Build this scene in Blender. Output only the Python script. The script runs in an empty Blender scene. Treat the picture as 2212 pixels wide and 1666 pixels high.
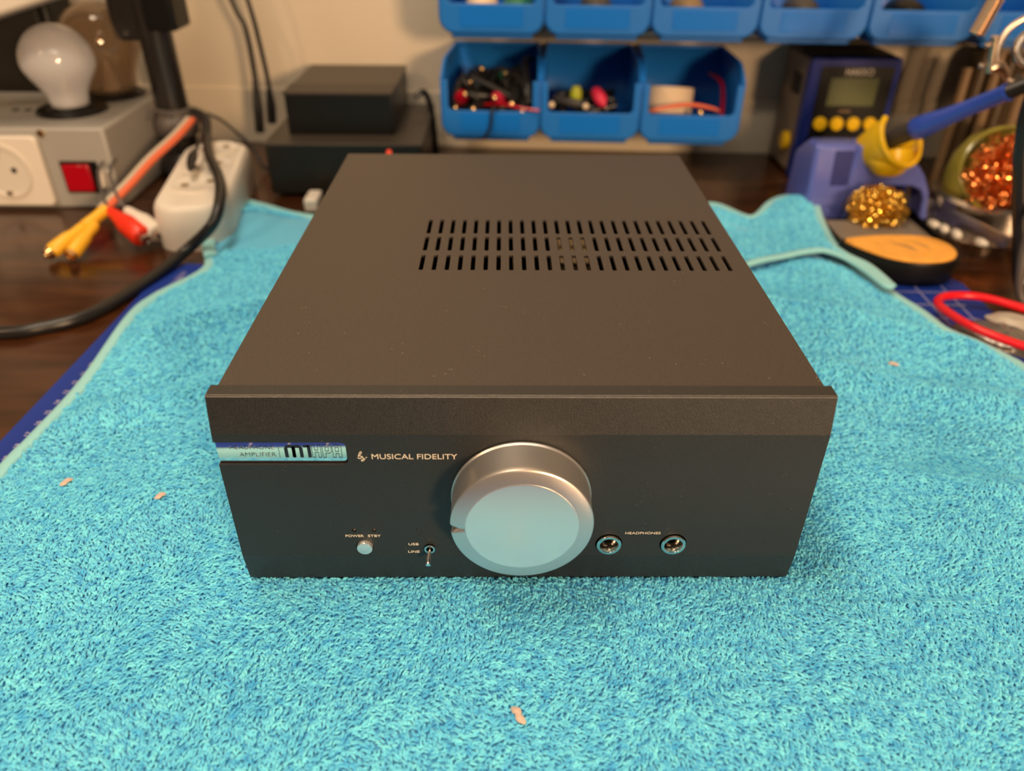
import bpy, bmesh, math, random
import numpy as np
from mathutils import Vector, Matrix
PI = math.pi
S = bpy.context.scene
C = S.collection
R_ = math.radians

# ------------------------------------------------------------------ camera, world, lights, exposure
cam = bpy.data.objects.new('camera', bpy.data.cameras.new('camera'))
C.objects.link(cam)
cam.data.sensor_width = 36.0
cam.data.lens = 1656.43 / 2212 * 36.0
cam.data.clip_start = 0.01
M = Matrix(((0.9999271, -0.0016861, -0.01195634), (-0.00903987, 0.5519162, -0.83385058), (0.00800486, 0.83389787, 0.55186072)))
cam.matrix_world = Matrix.Translation((-0.00696, -0.21724, 0.23918)) @ M.to_4x4()
cam.data.dof.use_dof = True
cam.data.dof.focus_distance = 0.305
cam.data.dof.aperture_fstop = 6.6
S.camera = cam

S.view_settings.view_transform = 'Standard'
S.view_settings.look = 'None'
S.view_settings.gamma = 1.0
S.view_settings.use_curve_mapping = False
S.view_settings.exposure = 0.0
S.cycles.use_denoising = True
S.cycles.max_bounces = 8

w = bpy.data.worlds.new('room_ambience')
S.world = w
w.use_nodes = True
w.node_tree.nodes['Background'].inputs[0].default_value = (1.0, 0.76, 0.54, 1)
w.node_tree.nodes['Background'].inputs[1].default_value = 0.12


def lamp(name, loc, target, sx, sy, watts, col):
    l = bpy.data.lights.new(name, 'AREA')
    l.shape = 'RECTANGLE'
    l.size = sx
    l.size_y = sy
    l.energy = watts
    l.color = col
    o = bpy.data.objects.new(name, l)
    C.objects.link(o)
    o.location = loc
    o.rotation_euler = (Vector(target) - Vector(loc)).to_track_quat('-Z', 'Y').to_euler()
    return o


lamp('room_lamp', (0.98, -1.85, 0.55), (0, 0.4, 0.05), 0.30, 0.26, 42, (1.0, 0.64, 0.35))
lamp('ceiling_lamp', (-0.30, 0.10, 1.25), (-0.05, 0.06, 0), 0.62, 0.26, 10.0, (1.0, 0.78, 0.55))
lamp('tube_lamp', (0.0, -0.80, 1.20), (0.0, -0.55, 0), 1.3, 0.10, 8.0, (1.0, 0.82, 0.63))
lamp('bench_lamp', (-0.75, -0.35, 0.70), (-0.15, 0.5, 0.05), 0.12, 0.12, 2.4, (1.0, 0.67, 0.38))


# ------------------------------------------------------------------ materials
def mat(name, col, rough=0.5, metal=0.0, bump=0.0, bscale=400, bdist=0.0005, var=0.0, vscale=50, var_col=None,
        trans=0.0, ior=1.45, coat=0.0, spec=0.5, emit=None, estr=0.0, sheen=0.0, stretch=None, detail=4, sss=0.0, alpha=1.0):
    m = bpy.data.materials.new(name)
    m.use_nodes = True
    nt = m.node_tree
    b = nt.nodes['Principled BSDF']
    b.inputs['Base Color'].default_value = (*col, 1)
    b.inputs['Roughness'].default_value = rough
    b.inputs['Metallic'].default_value = metal
    b.inputs['IOR'].default_value = ior
    b.inputs['Transmission Weight'].default_value = trans
    b.inputs['Coat Weight'].default_value = coat
    b.inputs['Specular IOR Level'].default_value = spec
    b.inputs['Sheen Weight'].default_value = sheen
    b.inputs['Subsurface Weight'].default_value = sss
    b.inputs['Subsurface Radius'].default_value = (0.01, 0.01, 0.01)
    b.inputs['Alpha'].default_value = alpha
    if emit:
        b.inputs['Emission Color'].default_value = (*emit, 1)
        b.inputs['Emission Strength'].default_value = estr
    tc = nt.nodes.new('ShaderNodeTexCoord')
    src = tc.outputs['Object']
    if stretch:
        mp = nt.nodes.new('ShaderNodeMapping')
        mp.inputs['Scale'].default_value = stretch
        nt.links.new(src, mp.inputs['Vector'])
        src = mp.outputs['Vector']
    if var > 0:
        n = nt.nodes.new('ShaderNodeTexNoise')
        n.inputs['Scale'].default_value = vscale
        n.inputs['Detail'].default_value = detail
        nt.links.new(src, n.inputs['Vector'])
        cr = nt.nodes.new('ShaderNodeValToRGB')
        cr.color_ramp.elements[0].position = 0.3
        cr.color_ramp.elements[1].position = 0.7
        c2 = var_col or tuple(min(1, c * (1 + var)) for c in col)
        cr.color_ramp.elements[0].color = (*[c * (1 - var * (0 if var_col else 1)) for c in col], 1)
        cr.color_ramp.elements[1].color = (*c2, 1)
        nt.links.new(n.outputs['Fac'], cr.inputs['Fac'])
        nt.links.new(cr.outputs['Color'], b.inputs['Base Color'])
    if bump > 0:
        n = nt.nodes.new('ShaderNodeTexNoise')
        n.inputs['Scale'].default_value = bscale
        n.inputs['Detail'].default_value = 2
        nt.links.new(tc.outputs['Object'], n.inputs['Vector'])
        bp = nt.nodes.new('ShaderNodeBump')
        bp.inputs['Strength'].default_value = bump
        bp.inputs['Distance'].default_value = bdist
        nt.links.new(n.outputs['Fac'], bp.inputs['Height'])
        nt.links.new(bp.outputs['Normal'], b.inputs['Normal'])
    return m


def specks(m, scale, thr, col=(0.75, 0.68, 0.58)):
    """sparse light dust specks scattered over a painted surface"""
    nt = m.node_tree
    b = nt.nodes['Principled BSDF']
    tc = nt.nodes.new('ShaderNodeTexCoord')
    v = nt.nodes.new('ShaderNodeTexVoronoi')
    v.inputs['Scale'].default_value = scale
    nt.links.new(tc.outputs['Object'], v.inputs['Vector'])
    n = nt.nodes.new('ShaderNodeTexNoise')
    n.inputs['Scale'].default_value = scale * 0.23
    nt.links.new(tc.outputs['Object'], n.inputs['Vector'])
    m1 = nt.nodes.new('ShaderNodeMath'); m1.operation = 'LESS_THAN'; m1.inputs[1].default_value = thr
    m2 = nt.nodes.new('ShaderNodeMath'); m2.operation = 'GREATER_THAN'; m2.inputs[1].default_value = 0.60
    m3 = nt.nodes.new('ShaderNodeMath'); m3.operation = 'MULTIPLY'
    nt.links.new(v.outputs['Distance'], m1.inputs[0])
    nt.links.new(n.outputs['Fac'], m2.inputs[0])
    nt.links.new(m1.outputs[0], m3.inputs[0]); nt.links.new(m2.outputs[0], m3.inputs[1])
    mx = nt.nodes.new('ShaderNodeMix'); mx.data_type = 'RGBA'
    old = b.inputs['Base Color'].links
    if old:
        nt.links.new(old[0].from_socket, mx.inputs['A'])
    else:
        mx.inputs['A'].default_value = b.inputs['Base Color'].default_value
    mx.inputs['B'].default_value = (*col, 1)
    nt.links.new(m3.outputs[0], mx.inputs['Factor'])
    nt.links.new(mx.outputs['Result'], b.inputs['Base Color'])
    return m


MT = {}
MT['lid'] = specks(mat('black_textured_paint', (0.014, 0.010, 0.008), 0.46, 0.0, 0.95, 3100, 0.00018, 1, 3000, var_col=(0.078, 0.058, 0.043), spec=0.70, detail=2), 420, 0.07, (0.5, 0.42, 0.33))
MT['face'] = specks(mat('black_satin_panel', (0.004, 0.0045, 0.0045), 0.40, 0.0, 0.95, 3300, 0.00018, 1, 3000, var_col=(0.032, 0.031, 0.029), spec=0.66, detail=2), 520, 0.055, (0.5, 0.42, 0.33))
MT['edge_glint'] = mat('bright_glint_metal', (0.60, 0.50, 0.40), 0.42, 1.0)
MT['inside'] = mat('dark_inner_metal', (0.01, 0.01, 0.01), 0.6)
MT['alu'] = mat('satin_aluminium', (0.74, 0.70, 0.67), 0.36, 0.9, 0.15, 3500, 0.00005)
MT['alu2'] = mat('fine_satin_aluminium', (0.92, 0.92, 0.88), 0.26, 0.82, 0.05, 5000, 0.00003)
MT['chrome'] = mat('mirror_chrome', (0.86, 0.87, 0.88), 0.035, 1.0, 0.02, 120, 0.0002)
MT['nickel'] = mat('nickel', (0.78, 0.74, 0.68), 0.16, 1.0)
MT['ink_light'] = mat('cream_ink', (0.78, 0.68, 0.54), 0.5)
MT['ink_dark'] = mat('dark_ink', (0.012, 0.018, 0.026), 0.35)
MT['ink_blue'] = mat('white_mat_ink', (0.60, 0.56, 0.66), 0.5)
MT['towel'] = mat('turquoise_weave', (0.12, 0.52, 0.80), 0.95, bump=0.5, bscale=900, bdist=0.0006, sheen=0.3, spec=0.1)
MT['hem'] = mat('turquoise_hem', (0.30, 0.66, 0.70), 0.95, bump=0.5, bscale=1200, bdist=0.0004, sheen=0.3, spec=0.1)
MT['pile'] = mat('turquoise_terry_yarn', (0.070, 0.46, 0.82), 0.92, var=1, vscale=260, var_col=(0.22, 0.83, 1.0), sheen=0.25, spec=0.12, sss=0.0)
MT['mat'] = mat('blue_mat_vinyl', (0.012, 0.040, 0.30), 0.45, spec=0.25, bump=0.1, bscale=600, bdist=0.0002)
MT['desk'] = mat('dark_brown_veneer', (0.022, 0.007, 0.0025), 0.20, var=1, vscale=14, var_col=(0.075, 0.025, 0.008), stretch=(1.0, 5.0, 1.0), detail=8, bump=0.12, bscale=60, bdist=0.0006)
MT['wall'] = mat('cream_wall_paint', (0.62, 0.53, 0.41), 0.7, bump=0.15, bscale=90, bdist=0.001, var=0.05, vscale=6)
MT['trim'] = mat('cream_trim_paint', (0.66, 0.57, 0.44), 0.6, var=0.04, vscale=8)
MT['floor'] = mat('grey_floor', (0.25, 0.2, 0.16), 0.6, var=0.1, vscale=5)
MT['grey_paint'] = mat('grey_enamel', (0.36, 0.345, 0.32), 0.42, bump=0.1, bscale=300, bdist=0.0003)
MT['white_plastic'] = mat('white_plastic', (0.78, 0.71, 0.62), 0.35)
MT['white_shade'] = mat('off_white_plastic', (0.72, 0.66, 0.58), 0.4)
MT['black_plastic'] = mat('black_plastic', (0.007, 0.0065, 0.006), 0.36, spec=0.3)
MT['black_satin'] = mat('black_satin_metal', (0.018, 0.015, 0.012), 0.36, spec=0.35, bump=0.2, bscale=900, bdist=0.0001)
MT['dark_grey'] = mat('dark_grey_plastic', (0.055, 0.05, 0.045), 0.45)
MT['pole'] = mat('dark_brown_grey_enamel', (0.018, 0.015, 0.014), 0.30, coat=0.3)
MT['box_top'] = mat('lighter_black_metal', (0.045, 0.036, 0.028), 0.45, bump=0.2, bscale=700, bdist=0.0001)  # covers slightly lighter and browner than the cases below
MT['rubber'] = mat('black_rubber', (0.016, 0.015, 0.015), 0.30)
MT['rubber_grey'] = mat('grey_rubber', (0.10, 0.085, 0.08), 0.4)
MT['red_plastic'] = mat('red_plastic', (0.80, 0.035, 0.012), 0.3)
MT['red_switch'] = mat('translucent_red_switch', (0.42, 0.001, 0.010), 0.2, coat=0.5)
MT['red_cable'] = mat('red_cable_sheath', (0.78, 0.008, 0.018), 0.28)
MT['salmon'] = mat('salmon_red_sheath', (0.78, 0.16, 0.07), 0.4)
MT['clear_sheath'] = mat('pale_sheath', (0.55, 0.48, 0.38), 0.35)
MT['yellow_plug'] = mat('yellow_plug_plastic', (0.86, 0.46, 0.03), 0.35)
MT['gold'] = mat('gold_contact', (0.95, 0.62, 0.28), 0.2, 1.0)
MT['yellow'] = mat('yellow_plastic', (0.86, 0.52, 0.008), 0.30)
MT['bin'] = mat('blue_bin_plastic', (0.012, 0.16, 0.56), 0.36, bump=0.08, bscale=500, bdist=0.0002)
MT['bin_label'] = mat('blue_bin_label', (0.006, 0.16, 0.62), 0.25)
MT['rail'] = mat('galvanised_steel', (0.55, 0.48, 0.44), 0.35, 1.0)
MT['navy'] = mat('navy_plastic', (0.010, 0.022, 0.17), 0.33, spec=0.35)
MT['beige_side'] = mat('warm_grey_side_plastic', (0.27, 0.20, 0.14), 0.42)
MT['stand_blue'] = mat('periwinkle_blue_plastic', (0.105, 0.135, 0.48), 0.30, coat=0.4)
MT['iron_blue'] = mat('blue_handle_plastic', (0.035, 0.085, 0.52), 0.25, coat=0.3)
MT['lcd'] = mat('lcd_glass', (0.11, 0.12, 0.055), 0.25, spec=0.3)
MT['brass'] = mat('brass_shavings', (0.92, 0.60, 0.12), 0.16, 1.0)
MT['copper'] = mat('copper_shavings', (0.96, 0.36, 0.11), 0.16, 1.0)
MT['steel'] = mat('brushed_steel', (0.50, 0.44, 0.38), 0.26, 1.0, 0.15, 300, 0.0002)
MT['tan_metal'] = mat('pale_metal', (0.80, 0.62, 0.46), 0.28, 1.0)
MT['tray_metal'] = mat('dull_grey_metal', (0.34, 0.28, 0.22), 0.45, 0.3)
MT['cup'] = mat('olive_yellow_plastic', (0.38, 0.32, 0.05), 0.22, coat=0.5)
MT['sponge'] = mat('orange_sponge', (0.90, 0.42, 0.07), 0.85, bump=0.6, bscale=500, bdist=0.0006, var=0.1, vscale=120)
MT['rod'] = mat('brown_tube', (0.06, 0.035, 0.016), 0.35)
MT['rod_tan'] = mat('tan_tube', (0.20, 0.12, 0.06), 0.3)
MT['frost'] = mat('frosted_glass', (0.88, 0.88, 0.93), 0.22, trans=0.42, ior=1.2, coat=1.0, sss=0.0)
MT['smoke'] = mat('smoky_glass', (0.34, 0.24, 0.15), 0.10, trans=0.75, ior=1.1, coat=1.0)
MT['green'] = mat('green_plastic', (0.02, 0.16, 0.09), 0.4)
MT['pink'] = mat('pink_red_plastic', (0.70, 0.03, 0.08), 0.35)
MT['lime'] = mat('lime_plastic', (0.42, 0.46, 0.03), 0.4)
MT['cardboard'] = mat('cream_tape', (0.74, 0.56, 0.38), 0.7)
MT['lint'] = mat('pinkish_fluff', (0.72, 0.54, 0.45), 1.0, bump=0.8, bscale=2500, bdist=0.0005, sheen=0.5)
MT['bag'] = mat('grey_antistatic_bag', (0.20, 0.175, 0.16), 0.22, 0.4, 0.5, 90, 0.002)
MT['bag_light'] = mat('cream_packet', (0.50, 0.44, 0.36), 0.35, bump=0.3, bscale=60, bdist=0.002)
MT['pcb'] = mat('circuit_board', (0.03, 0.07, 0.03), 0.5, var=0.6, vscale=160)
MT['cap_blue'] = mat('blue_component', (0.10, 0.42, 0.62), 0.3)
MT['heatsink'] = mat('tan_component', (0.24, 0.16, 0.08), 0.5)
MT['led_off'] = mat('smoked_led', (0.10, 0.06, 0.04), 0.15, coat=0.5)
MT['led_red'] = mat('red_led', (0.8, 0.05, 0.02), 0.3, emit=(1.0, 0.10, 0.04), estr=0.7)


# ------------------------------------------------------------------ mesh helpers
class MB:
    def __init__(s):
        s.v = []; s.f = []

    def add(s, vs, fs):
        n = len(s.v)
        s.v += [tuple(p) for p in vs]
        s.f += [tuple(i + n for i in f) for f in fs]
        return s

    def box(s, x0, x1, y0, y1, z0, z1):
        return s.add([(x0, y0, z0), (x1, y0, z0), (x1, y1, z0), (x0, y1, z0), (x0, y0, z1), (x1, y0, z1), (x1, y1, z1), (x0, y1, z1)],
                     [(0, 3, 2, 1), (4, 5, 6, 7), (0, 1, 5, 4), (1, 2, 6, 5), (2, 3, 7, 6), (3, 0, 4, 7)])

    def frame(s, d):
        d = Vector(d).normalized()
        a = Vector((0, 0, 1)) if abs(d.z) < 0.9 else Vector((1, 0, 0))
        u = d.cross(a).normalized()
        return d, u, d.cross(u).normalized()

    def lathe(s, prof, origin=(0, 0, 0), axis=(0, 0, 1), n=32, a0=0.0, a1=2 * PI, mod=None, caps=True):
        """prof: list of (radius, distance along axis)"""
        o = Vector(origin); d, u, v = s.frame(axis)
        full = abs(a1 - a0 - 2 * PI) < 1e-6
        m = n if full else n + 1
        vs = []
        for r, t in prof:
            for k in range(m):
                a = a0 + (a1 - a0) * k / n
                rr = r * (mod(a, r, t) if mod else 1)
                vs.append(o + d * t + u * (rr * math.cos(a)) + v * (rr * math.sin(a)))
        fs = []
        for i in range(len(prof) - 1):
            for k in range(n):
                k2 = (k + 1) % m
                fs.append((i * m + k, i * m + k2, (i + 1) * m + k2, (i + 1) * m + k))
        if caps and full:
            if prof[0][0] > 1e-6: fs.append(tuple(range(m))[::-1])
            if prof[-1][0] > 1e-6: fs.append(tuple((len(prof) - 1) * m + k for k in range(m)))
        return s.add(vs, fs)

    def cyl(s, p0, p1, r0, r1=None, n=20):
        p0 = Vector(p0); p1 = Vector(p1); r1 = r0 if r1 is None else r1
        return s.lathe([(r0, 0), (r1, (p1 - p0).length)], p0, p1 - p0, n)

    def tube(s, pts, r, n=10, sub=6, flat=1.0):
        P = spline(pts, sub)
        rr = r if isinstance(r, (list, tuple)) else [r, r]
        u = None; vs = []
        for i, p in enumerate(P):
            t = (P[min(i + 1, len(P) - 1)] - P[max(i - 1, 0)]).normalized()
            if u is None:
                _, u, _ = s.frame(t)
            u = (u - t * u.dot(t)).normalized()
            v = t.cross(u)
            q = i / (len(P) - 1) * (len(rr) - 1)
            k = min(int(q), len(rr) - 2)
            rad = rr[k] + (rr[k + 1] - rr[k]) * (q - k)
            for j in range(n):
                a = 2 * PI * j / n
                off = u * (rad * math.cos(a)) + v * (rad * math.sin(a))
                off.z *= flat
                vs.append(p + off)
        fs = []
        for i in range(len(P) - 1):
            for j in range(n):
                j2 = (j + 1) % n
                fs.append((i * n + j, i * n + j2, (i + 1) * n + j2, (i + 1) * n + j))
        fs.append(tuple(range(n))[::-1]); fs.append(tuple((len(P) - 1) * n + j for j in range(n)))
        return s.add(vs, fs)

    def torus(s, c, axis, R, r, n=40, m=10, a0=0, a1=2 * PI):
        c = Vector(c); d, u, v = s.frame(axis)
        full = abs(a1 - a0 - 2 * PI) < 1e-6
        k = n if full else n + 1
        vs = []
        for i in range(k):
            a = a0 + (a1 - a0) * i / n
            e = u * math.cos(a) + v * math.sin(a)
            for j in range(m):
                b = 2 * PI * j / m
                vs.append(c + e * (R + r * math.cos(b)) + d * (r * math.sin(b)))
        fs = []
        for i in range(n):
            i2 = (i + 1) % k
            for j in range(m):
                j2 = (j + 1) % m
                fs.append((i * m + j, i2 * m + j, i2 * m + j2, i * m + j2))
        return s.add(vs, fs)

    def prism(s, poly, a, b, axis='z'):
        """poly of 2D points extruded from a to b along axis. axis x: (y,z); y: (x,z); z: (x,y)"""
        def mk(p, t):
            return {'x': (t, p[0], p[1]), 'y': (p[0], t, p[1]), 'z': (p[0], p[1], t)}[axis]
        n = len(poly)
        vs = [mk(p, a) for p in poly] + [mk(p, b) for p in poly]
        fs = [tuple(range(n))[::-1], tuple(range(n, 2 * n))]
        for i in range(n):
            j = (i + 1) % n
            fs.append((i, j, n + j, n + i))
        return s.add(vs, fs)

    def ellipsoid(s, c, r, n=20, m=12):
        vs = [(c[0], c[1], c[2] - r[2])]
        for i in range(1, m):
            t = PI * i / m
            for k in range(n):
                a = 2 * PI * k / n
                vs.append((c[0] + r[0] * math.sin(t) * math.cos(a), c[1] + r[1] * math.sin(t) * math.sin(a), c[2] - r[2] * math.cos(t)))
        vs.append((c[0], c[1], c[2] + r[2]))
        fs = []
        for k in range(n):
            fs.append((0, 1 + (k + 1) % n, 1 + k))
            fs.append((len(vs) - 1, 1 + (m - 2) * n + k, 1 + (m - 2) * n + (k + 1) % n))
        for i in range(m - 2):
            for k in range(n):
                a = 1 + i * n + k; b = 1 + i * n + (k + 1) % n
                fs.append((a, b, b + n, a + n))
        return s.add(vs, fs)

    def mesh(s, name, m, smooth=35, fix=True):
        me = bpy.data.meshes.new(name)
        me.from_pydata(s.v, [], s.f)
        if fix:
            bm = bmesh.new(); bm.from_mesh(me)
            bmesh.ops.recalc_face_normals(bm, faces=bm.faces)
            bm.to_mesh(me); bm.free()
        me.materials.append(m)
        if smooth:
            me.shade_smooth()
            me.set_sharp_from_angle(angle=R_(smooth))
        return me


def spline(pts, sub):
    P = [Vector(p) for p in pts]
    if len(P) < 3 or sub <= 1:
        return P
    out = []
    for i in range(len(P) - 1):
        a = P[max(i - 1, 0)]; b = P[i]; c = P[i + 1]; d = P[min(i + 2, len(P) - 1)]
        for k in range(sub):
            t = k / sub
            out.append(0.5 * ((2 * b) + (c - a) * t + (2 * a - 5 * b + 4 * c - d) * t * t + (3 * b - a - 3 * c + d) * t ** 3))
    out.append(P[-1])
    return out


def obj(name, mb, m, parent=None, smooth=35, bevel=0, loc=None, label=None, segs=2, fix=True):
    """one mesh object; parent = the thing it is a part of"""
    me = mb.mesh(name, m, smooth, fix) if isinstance(mb, MB) else mb
    o = bpy.data.objects.new(name, me)
    C.objects.link(o)
    if parent: o.parent = parent
    if loc: o.location = loc
    if label: o['label'] = label
    if bevel:
        b = o.modifiers.new('bevel', 'BEVEL')
        b.width = bevel; b.segments = segs; b.limit_method = 'ANGLE'; b.angle_limit = R_(35)
        b.harden_normals = False
    return o


def thing(name, label, cat, loc=(0, 0, 0), rotz=0, group=None):
    o = bpy.data.objects.new(name, None)
    C.objects.link(o)
    o.empty_display_size = 0.01
    o.location = loc; o.rotation_euler = (0, 0, rotz)
    o['label'] = label; o['category'] = cat
    if group: o['group'] = group
    return o


def tag(o, label, cat, group=None):
    o['label'] = label; o['category'] = cat
    if group: o['group'] = group
    return o


def struct(name, mb, m, **k):
    o = obj(name, mb, m, **k)
    o['kind'] = 'structure'
    return o


def rrect(x0, x1, z0, z1, r, n=6, corners=(1, 1, 1, 1)):
    """rounded rectangle outline; corners: (x0z0, x1z0, x1z1, x0z1)"""
    out = []
    for (cx, cz, a, on, px, pz) in ((x0 + r, z0 + r, PI, corners[0], x0, z0), (x1 - r, z0 + r, 1.5 * PI, corners[1], x1, z0),
                                    (x1 - r, z1 - r, 0, corners[2], x1, z1), (x0 + r, z1 - r, 0.5 * PI, corners[3], x0, z1)):
        if on:
            for k in range(n + 1):
                t = a + 0.5 * PI * k / n
                out.append((cx + r * math.cos(t), cz + r * math.sin(t)))
        else:
            out.append((px, pz))
    return out


def eval_mesh(o, m):
    dg = bpy.context.evaluated_depsgraph_get(); dg.update()
    me = bpy.data.meshes.new_from_object(o.evaluated_get(dg))
    me.materials.clear(); me.materials.append(m)
    return me


def plate_mesh(name, outer, holes, thick, m):
    """flat sheet in the XY plane, z from 0 to thick, with holes cut out"""
    cu = bpy.data.curves.new(name, 'CURVE'); cu.dimensions = '2D'; cu.fill_mode = 'BOTH'; cu.extrude = thick / 2
    for loop in [outer] + holes:
        sp = cu.splines.new('POLY'); sp.points.add(len(loop) - 1)
        for p, q in zip(sp.points, loop): p.co = (q[0], q[1], 0, 1)
        sp.use_cyclic_u = True
    t = bpy.data.objects.new('tmp', cu); C.objects.link(t)
    me = eval_mesh(t, m)
    bpy.data.objects.remove(t)
    me.transform(Matrix.Translation((0, 0, thick / 2)))
    me.shade_smooth(); me.set_sharp_from_angle(angle=R_(35))
    return me


def text_mesh(txt, size, m, depth=0.0001, offset=0.0, width=None, align='LEFT'):
    """lettering laid in the XZ plane facing -Y, baseline at z=0"""
    cu = bpy.data.curves.new('lettering', 'FONT'); cu.body = txt; cu.size = size; cu.extrude = depth; cu.offset = offset
    cu.align_x = align
    t = bpy.data.objects.new('tmp', cu); C.objects.link(t)
    me = eval_mesh(t, m)
    bpy.data.objects.remove(t)
    xs = [v.co.x for v in me.vertices]
    x0, x1 = min(xs), max(xs)
    if width:
        k = width / (x1 - x0)
        me.transform(Matrix.Translation((-x0, 0, 0)))
        me.transform(Matrix.Diagonal((k, 1, 1, 1)))
    me.transform(Matrix.Rotation(PI / 2, 4, 'X'))
    return me


def cut(o, cutters, m):
    for c in cutters:
        b = o.modifiers.new('cut', 'BOOLEAN'); b.object = c; b.operation = 'DIFFERENCE'; b.solver = 'EXACT'
    me = eval_mesh(o, m)
    o.modifiers.clear(); o.data = me
    for c in cutters: bpy.data.objects.remove(c)
    me.shade_smooth(); me.set_sharp_from_angle(angle=R_(7))


def copy_tree(o, parent=None):
    c = o.copy(); C.objects.link(c); c.parent = parent
    for ch in list(o.children):
        copy_tree(ch, c)
    return c


DZ = -0.010          # desk surface


def wall_y(x): return 0.640 - 0.06 * x


# ------------------------------------------------------------------ the setting
mb = MB(); mb.add([(-1.6, wall_y(-1.6), -0.76), (1.6, wall_y(1.6), -0.76), (1.6, wall_y(1.6), 1.7), (-1.6, wall_y(-1.6), 1.7),
                   (-1.6, wall_y(-1.6) + .08, -0.76), (1.6, wall_y(1.6) + .08, -0.76), (1.6, wall_y(1.6) + .08, 1.7), (-1.6, wall_y(-1.6) + .08, 1.7)],
                  [(0, 1, 2, 3), (5, 4, 7, 6), (4, 0, 3, 7), (1, 5, 6, 2), (3, 2, 6, 7), (0, 4, 5, 1)])
struct('wall_back', mb, MT['wall'])
mb = MB(); g = 0.003
mb.add([(-1.5, wall_y(-1.5) - g, DZ), (1.5, wall_y(1.5) - g, DZ), (1.5, wall_y(1.5) - g, 0.047), (-1.5, wall_y(-1.5) - g, 0.047),
        (-1.5, wall_y(-1.5), DZ), (1.5, wall_y(1.5), DZ), (1.5, wall_y(1.5), 0.047), (-1.5, wall_y(-1.5), 0.047)],
       [(0, 1, 2, 3), (5, 4, 7, 6), (4, 0, 3, 7), (1, 5, 6, 2), (3, 2, 6, 7), (0, 4, 5, 1)])
struct('trim_1', mb, MT['trim'])
struct('floor', MB().box(-2, 2, -2.5, 1.0, -0.78, -0.76), MT['floor'])

desk = thing('desk', 'dark brown wooden workbench top under the towel and all the equipment', 'desk', (0, 0.0, -0.76))
mb = MB(); mb.prism([(-1.1, -0.30), (1.1, -0.30), (1.1, wall_y(1.1) - .004), (-1.1, wall_y(-1.1) - .004)], 0.72, 0.75)
obj('desktop', mb, MT['desk'], desk, bevel=0.002)
for sx in (-1.05, 1.0):
    for y in (-0.27, 0.48):
        obj('leg', MB().box(sx, sx + .05, y, y + .05, 0.0, 0.72), MT['desk'], desk)

# cutting mat under the towel
cm = thing('cutting_mat', 'blue cutting mat with ruler edge lying beneath the towel', 'cutting mat', (0.028, 0.090, DZ), R_(-2.0))
MX, MY = 0.298, 0.225
obj('sheet', MB().prism(rrect(-MX, MX, -MY, MY, 0.012), 0, 0.0015), MT['mat'], cm)
gl = MB(); zt = 0.00155; e = 0.00025
for i in range(-14, 15):
    x = i * 0.02
    gl.box(x - e, x + e, -MY + .014, MY - .014, 0.0014, zt)
for i in range(-10, 11):
    y = i * 0.02
    gl.box(-MX + .014, MX - .014, y - e, y + e, 0.0014, zt)
for i in range(-10, 11):
    y = i * 0.02
    for k in range(10):
        yy = y + k * 0.002
        if yy < MY - .014: gl.box(-MX + .0145, -MX + (.017 if k else .019), yy - .0001, yy + .0001, 0.0014, zt + .00002)
obj('grid_lines', gl, MT['ink_blue'], cm, smooth=0, label='pale printed grid lines')
num = MB()
for i in range(0, 40):
    t = 2 + i
    y = -MY + 0.014 + 0.01 * i
    if y > MY - .02: break
    me = text_mesh(str(41 - t) if t < 41 else '0', 0.0042, MT['ink_blue'], depth=0.00004)
    me.transform(Matrix.Rotation(-PI / 2, 4, 'X'))
    me.transform(Matrix.Rotation(PI / 2, 4, 'Z'))
    me.transform(Matrix.Translation((-MX + .0125, y - .002, 0.0016)))
    num.add([v.co[:] for v in me.vertices], [tuple(p.vertices) for p in me.polygons])
    bpy.data.meshes.remove(me)
obj('ruler_numbers', num, MT['ink_blue'], cm, smooth=0, fix=False)

# ------------------------------------------------------------------ towel
TP = np.array([(-.264, -.088), (-.2585, -.03), (-.2556, .079), (-.2536, .1015), (-.2513, .154), (-.2567, .2317), (-.2512, .2654), (-.231, .309), (-.242, .352),
               (-.2590, .4535), (-.2256, .4481), (-.1783, .4203), (-.10, .405), (.02, .402), (.12, .41), (.1796, .4358), (.2039, .4033), (.2300, .432), (.2581, .4483), (.2660, .430), (.2616, .4092),
               (.2500, .3321), (.2653, .3071), (.2733, .2689), (.2807, .2453), (.285, .2202), (.2965, .2046), (.3059, .1864), (.3110, .168), (.315, .1), (.32, 0), (.322, -.088)])


def inset(P, d):
    c = P.mean(0); out = []
    for i in range(len(P)):
        a = P[i - 1]; b = P[(i + 1) % len(P)]; t = (b - a) / np.hypot(*(b - a)); out.append(P[i] + d * np.array([-t[1], t[0]]))
    return np.array(out)


def inside(P, x, y):
    r = np.zeros(x.shape, bool); n = len(P)
    for i in range(n):
        x0, y0 = P[i]; x1, y1 = P[(i + 1) % n]
        c = ((y0 > y) != (y1 > y))
        with np.errstate(divide='ignore', invalid='ignore'):
            t = (x1 - x0) * (y - y0) / (y1 - y0 + 1e-12) + x0
        r ^= c & (x < t)
    return r


# the outline runs clockwise seen from above on the left side, so the cloth keeps 4 mm inside its hem
TP = inset(TP, -0.0035)


def dist(P, x, y, closed=True):
    d = np.full(x.shape, 9.0); n = len(P)
    for i in range(n if closed else n - 1):
        a = P[i]; b = P[(i + 1) % n]; ab = b - a
        t = np.clip(((x - a[0]) * ab[0] + (y - a[1]) * ab[1]) / (ab @ ab + 1e-12), 0, 1)
        d = np.minimum(d, np.hypot(x - a[0] - t * ab[0], y - a[1] - t * ab[1]))
    return d


def sm(a, b, x):
    t = np.clip((x - a) / (b - a), 0, 1); return t * t * (3 - 2 * t)


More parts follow.
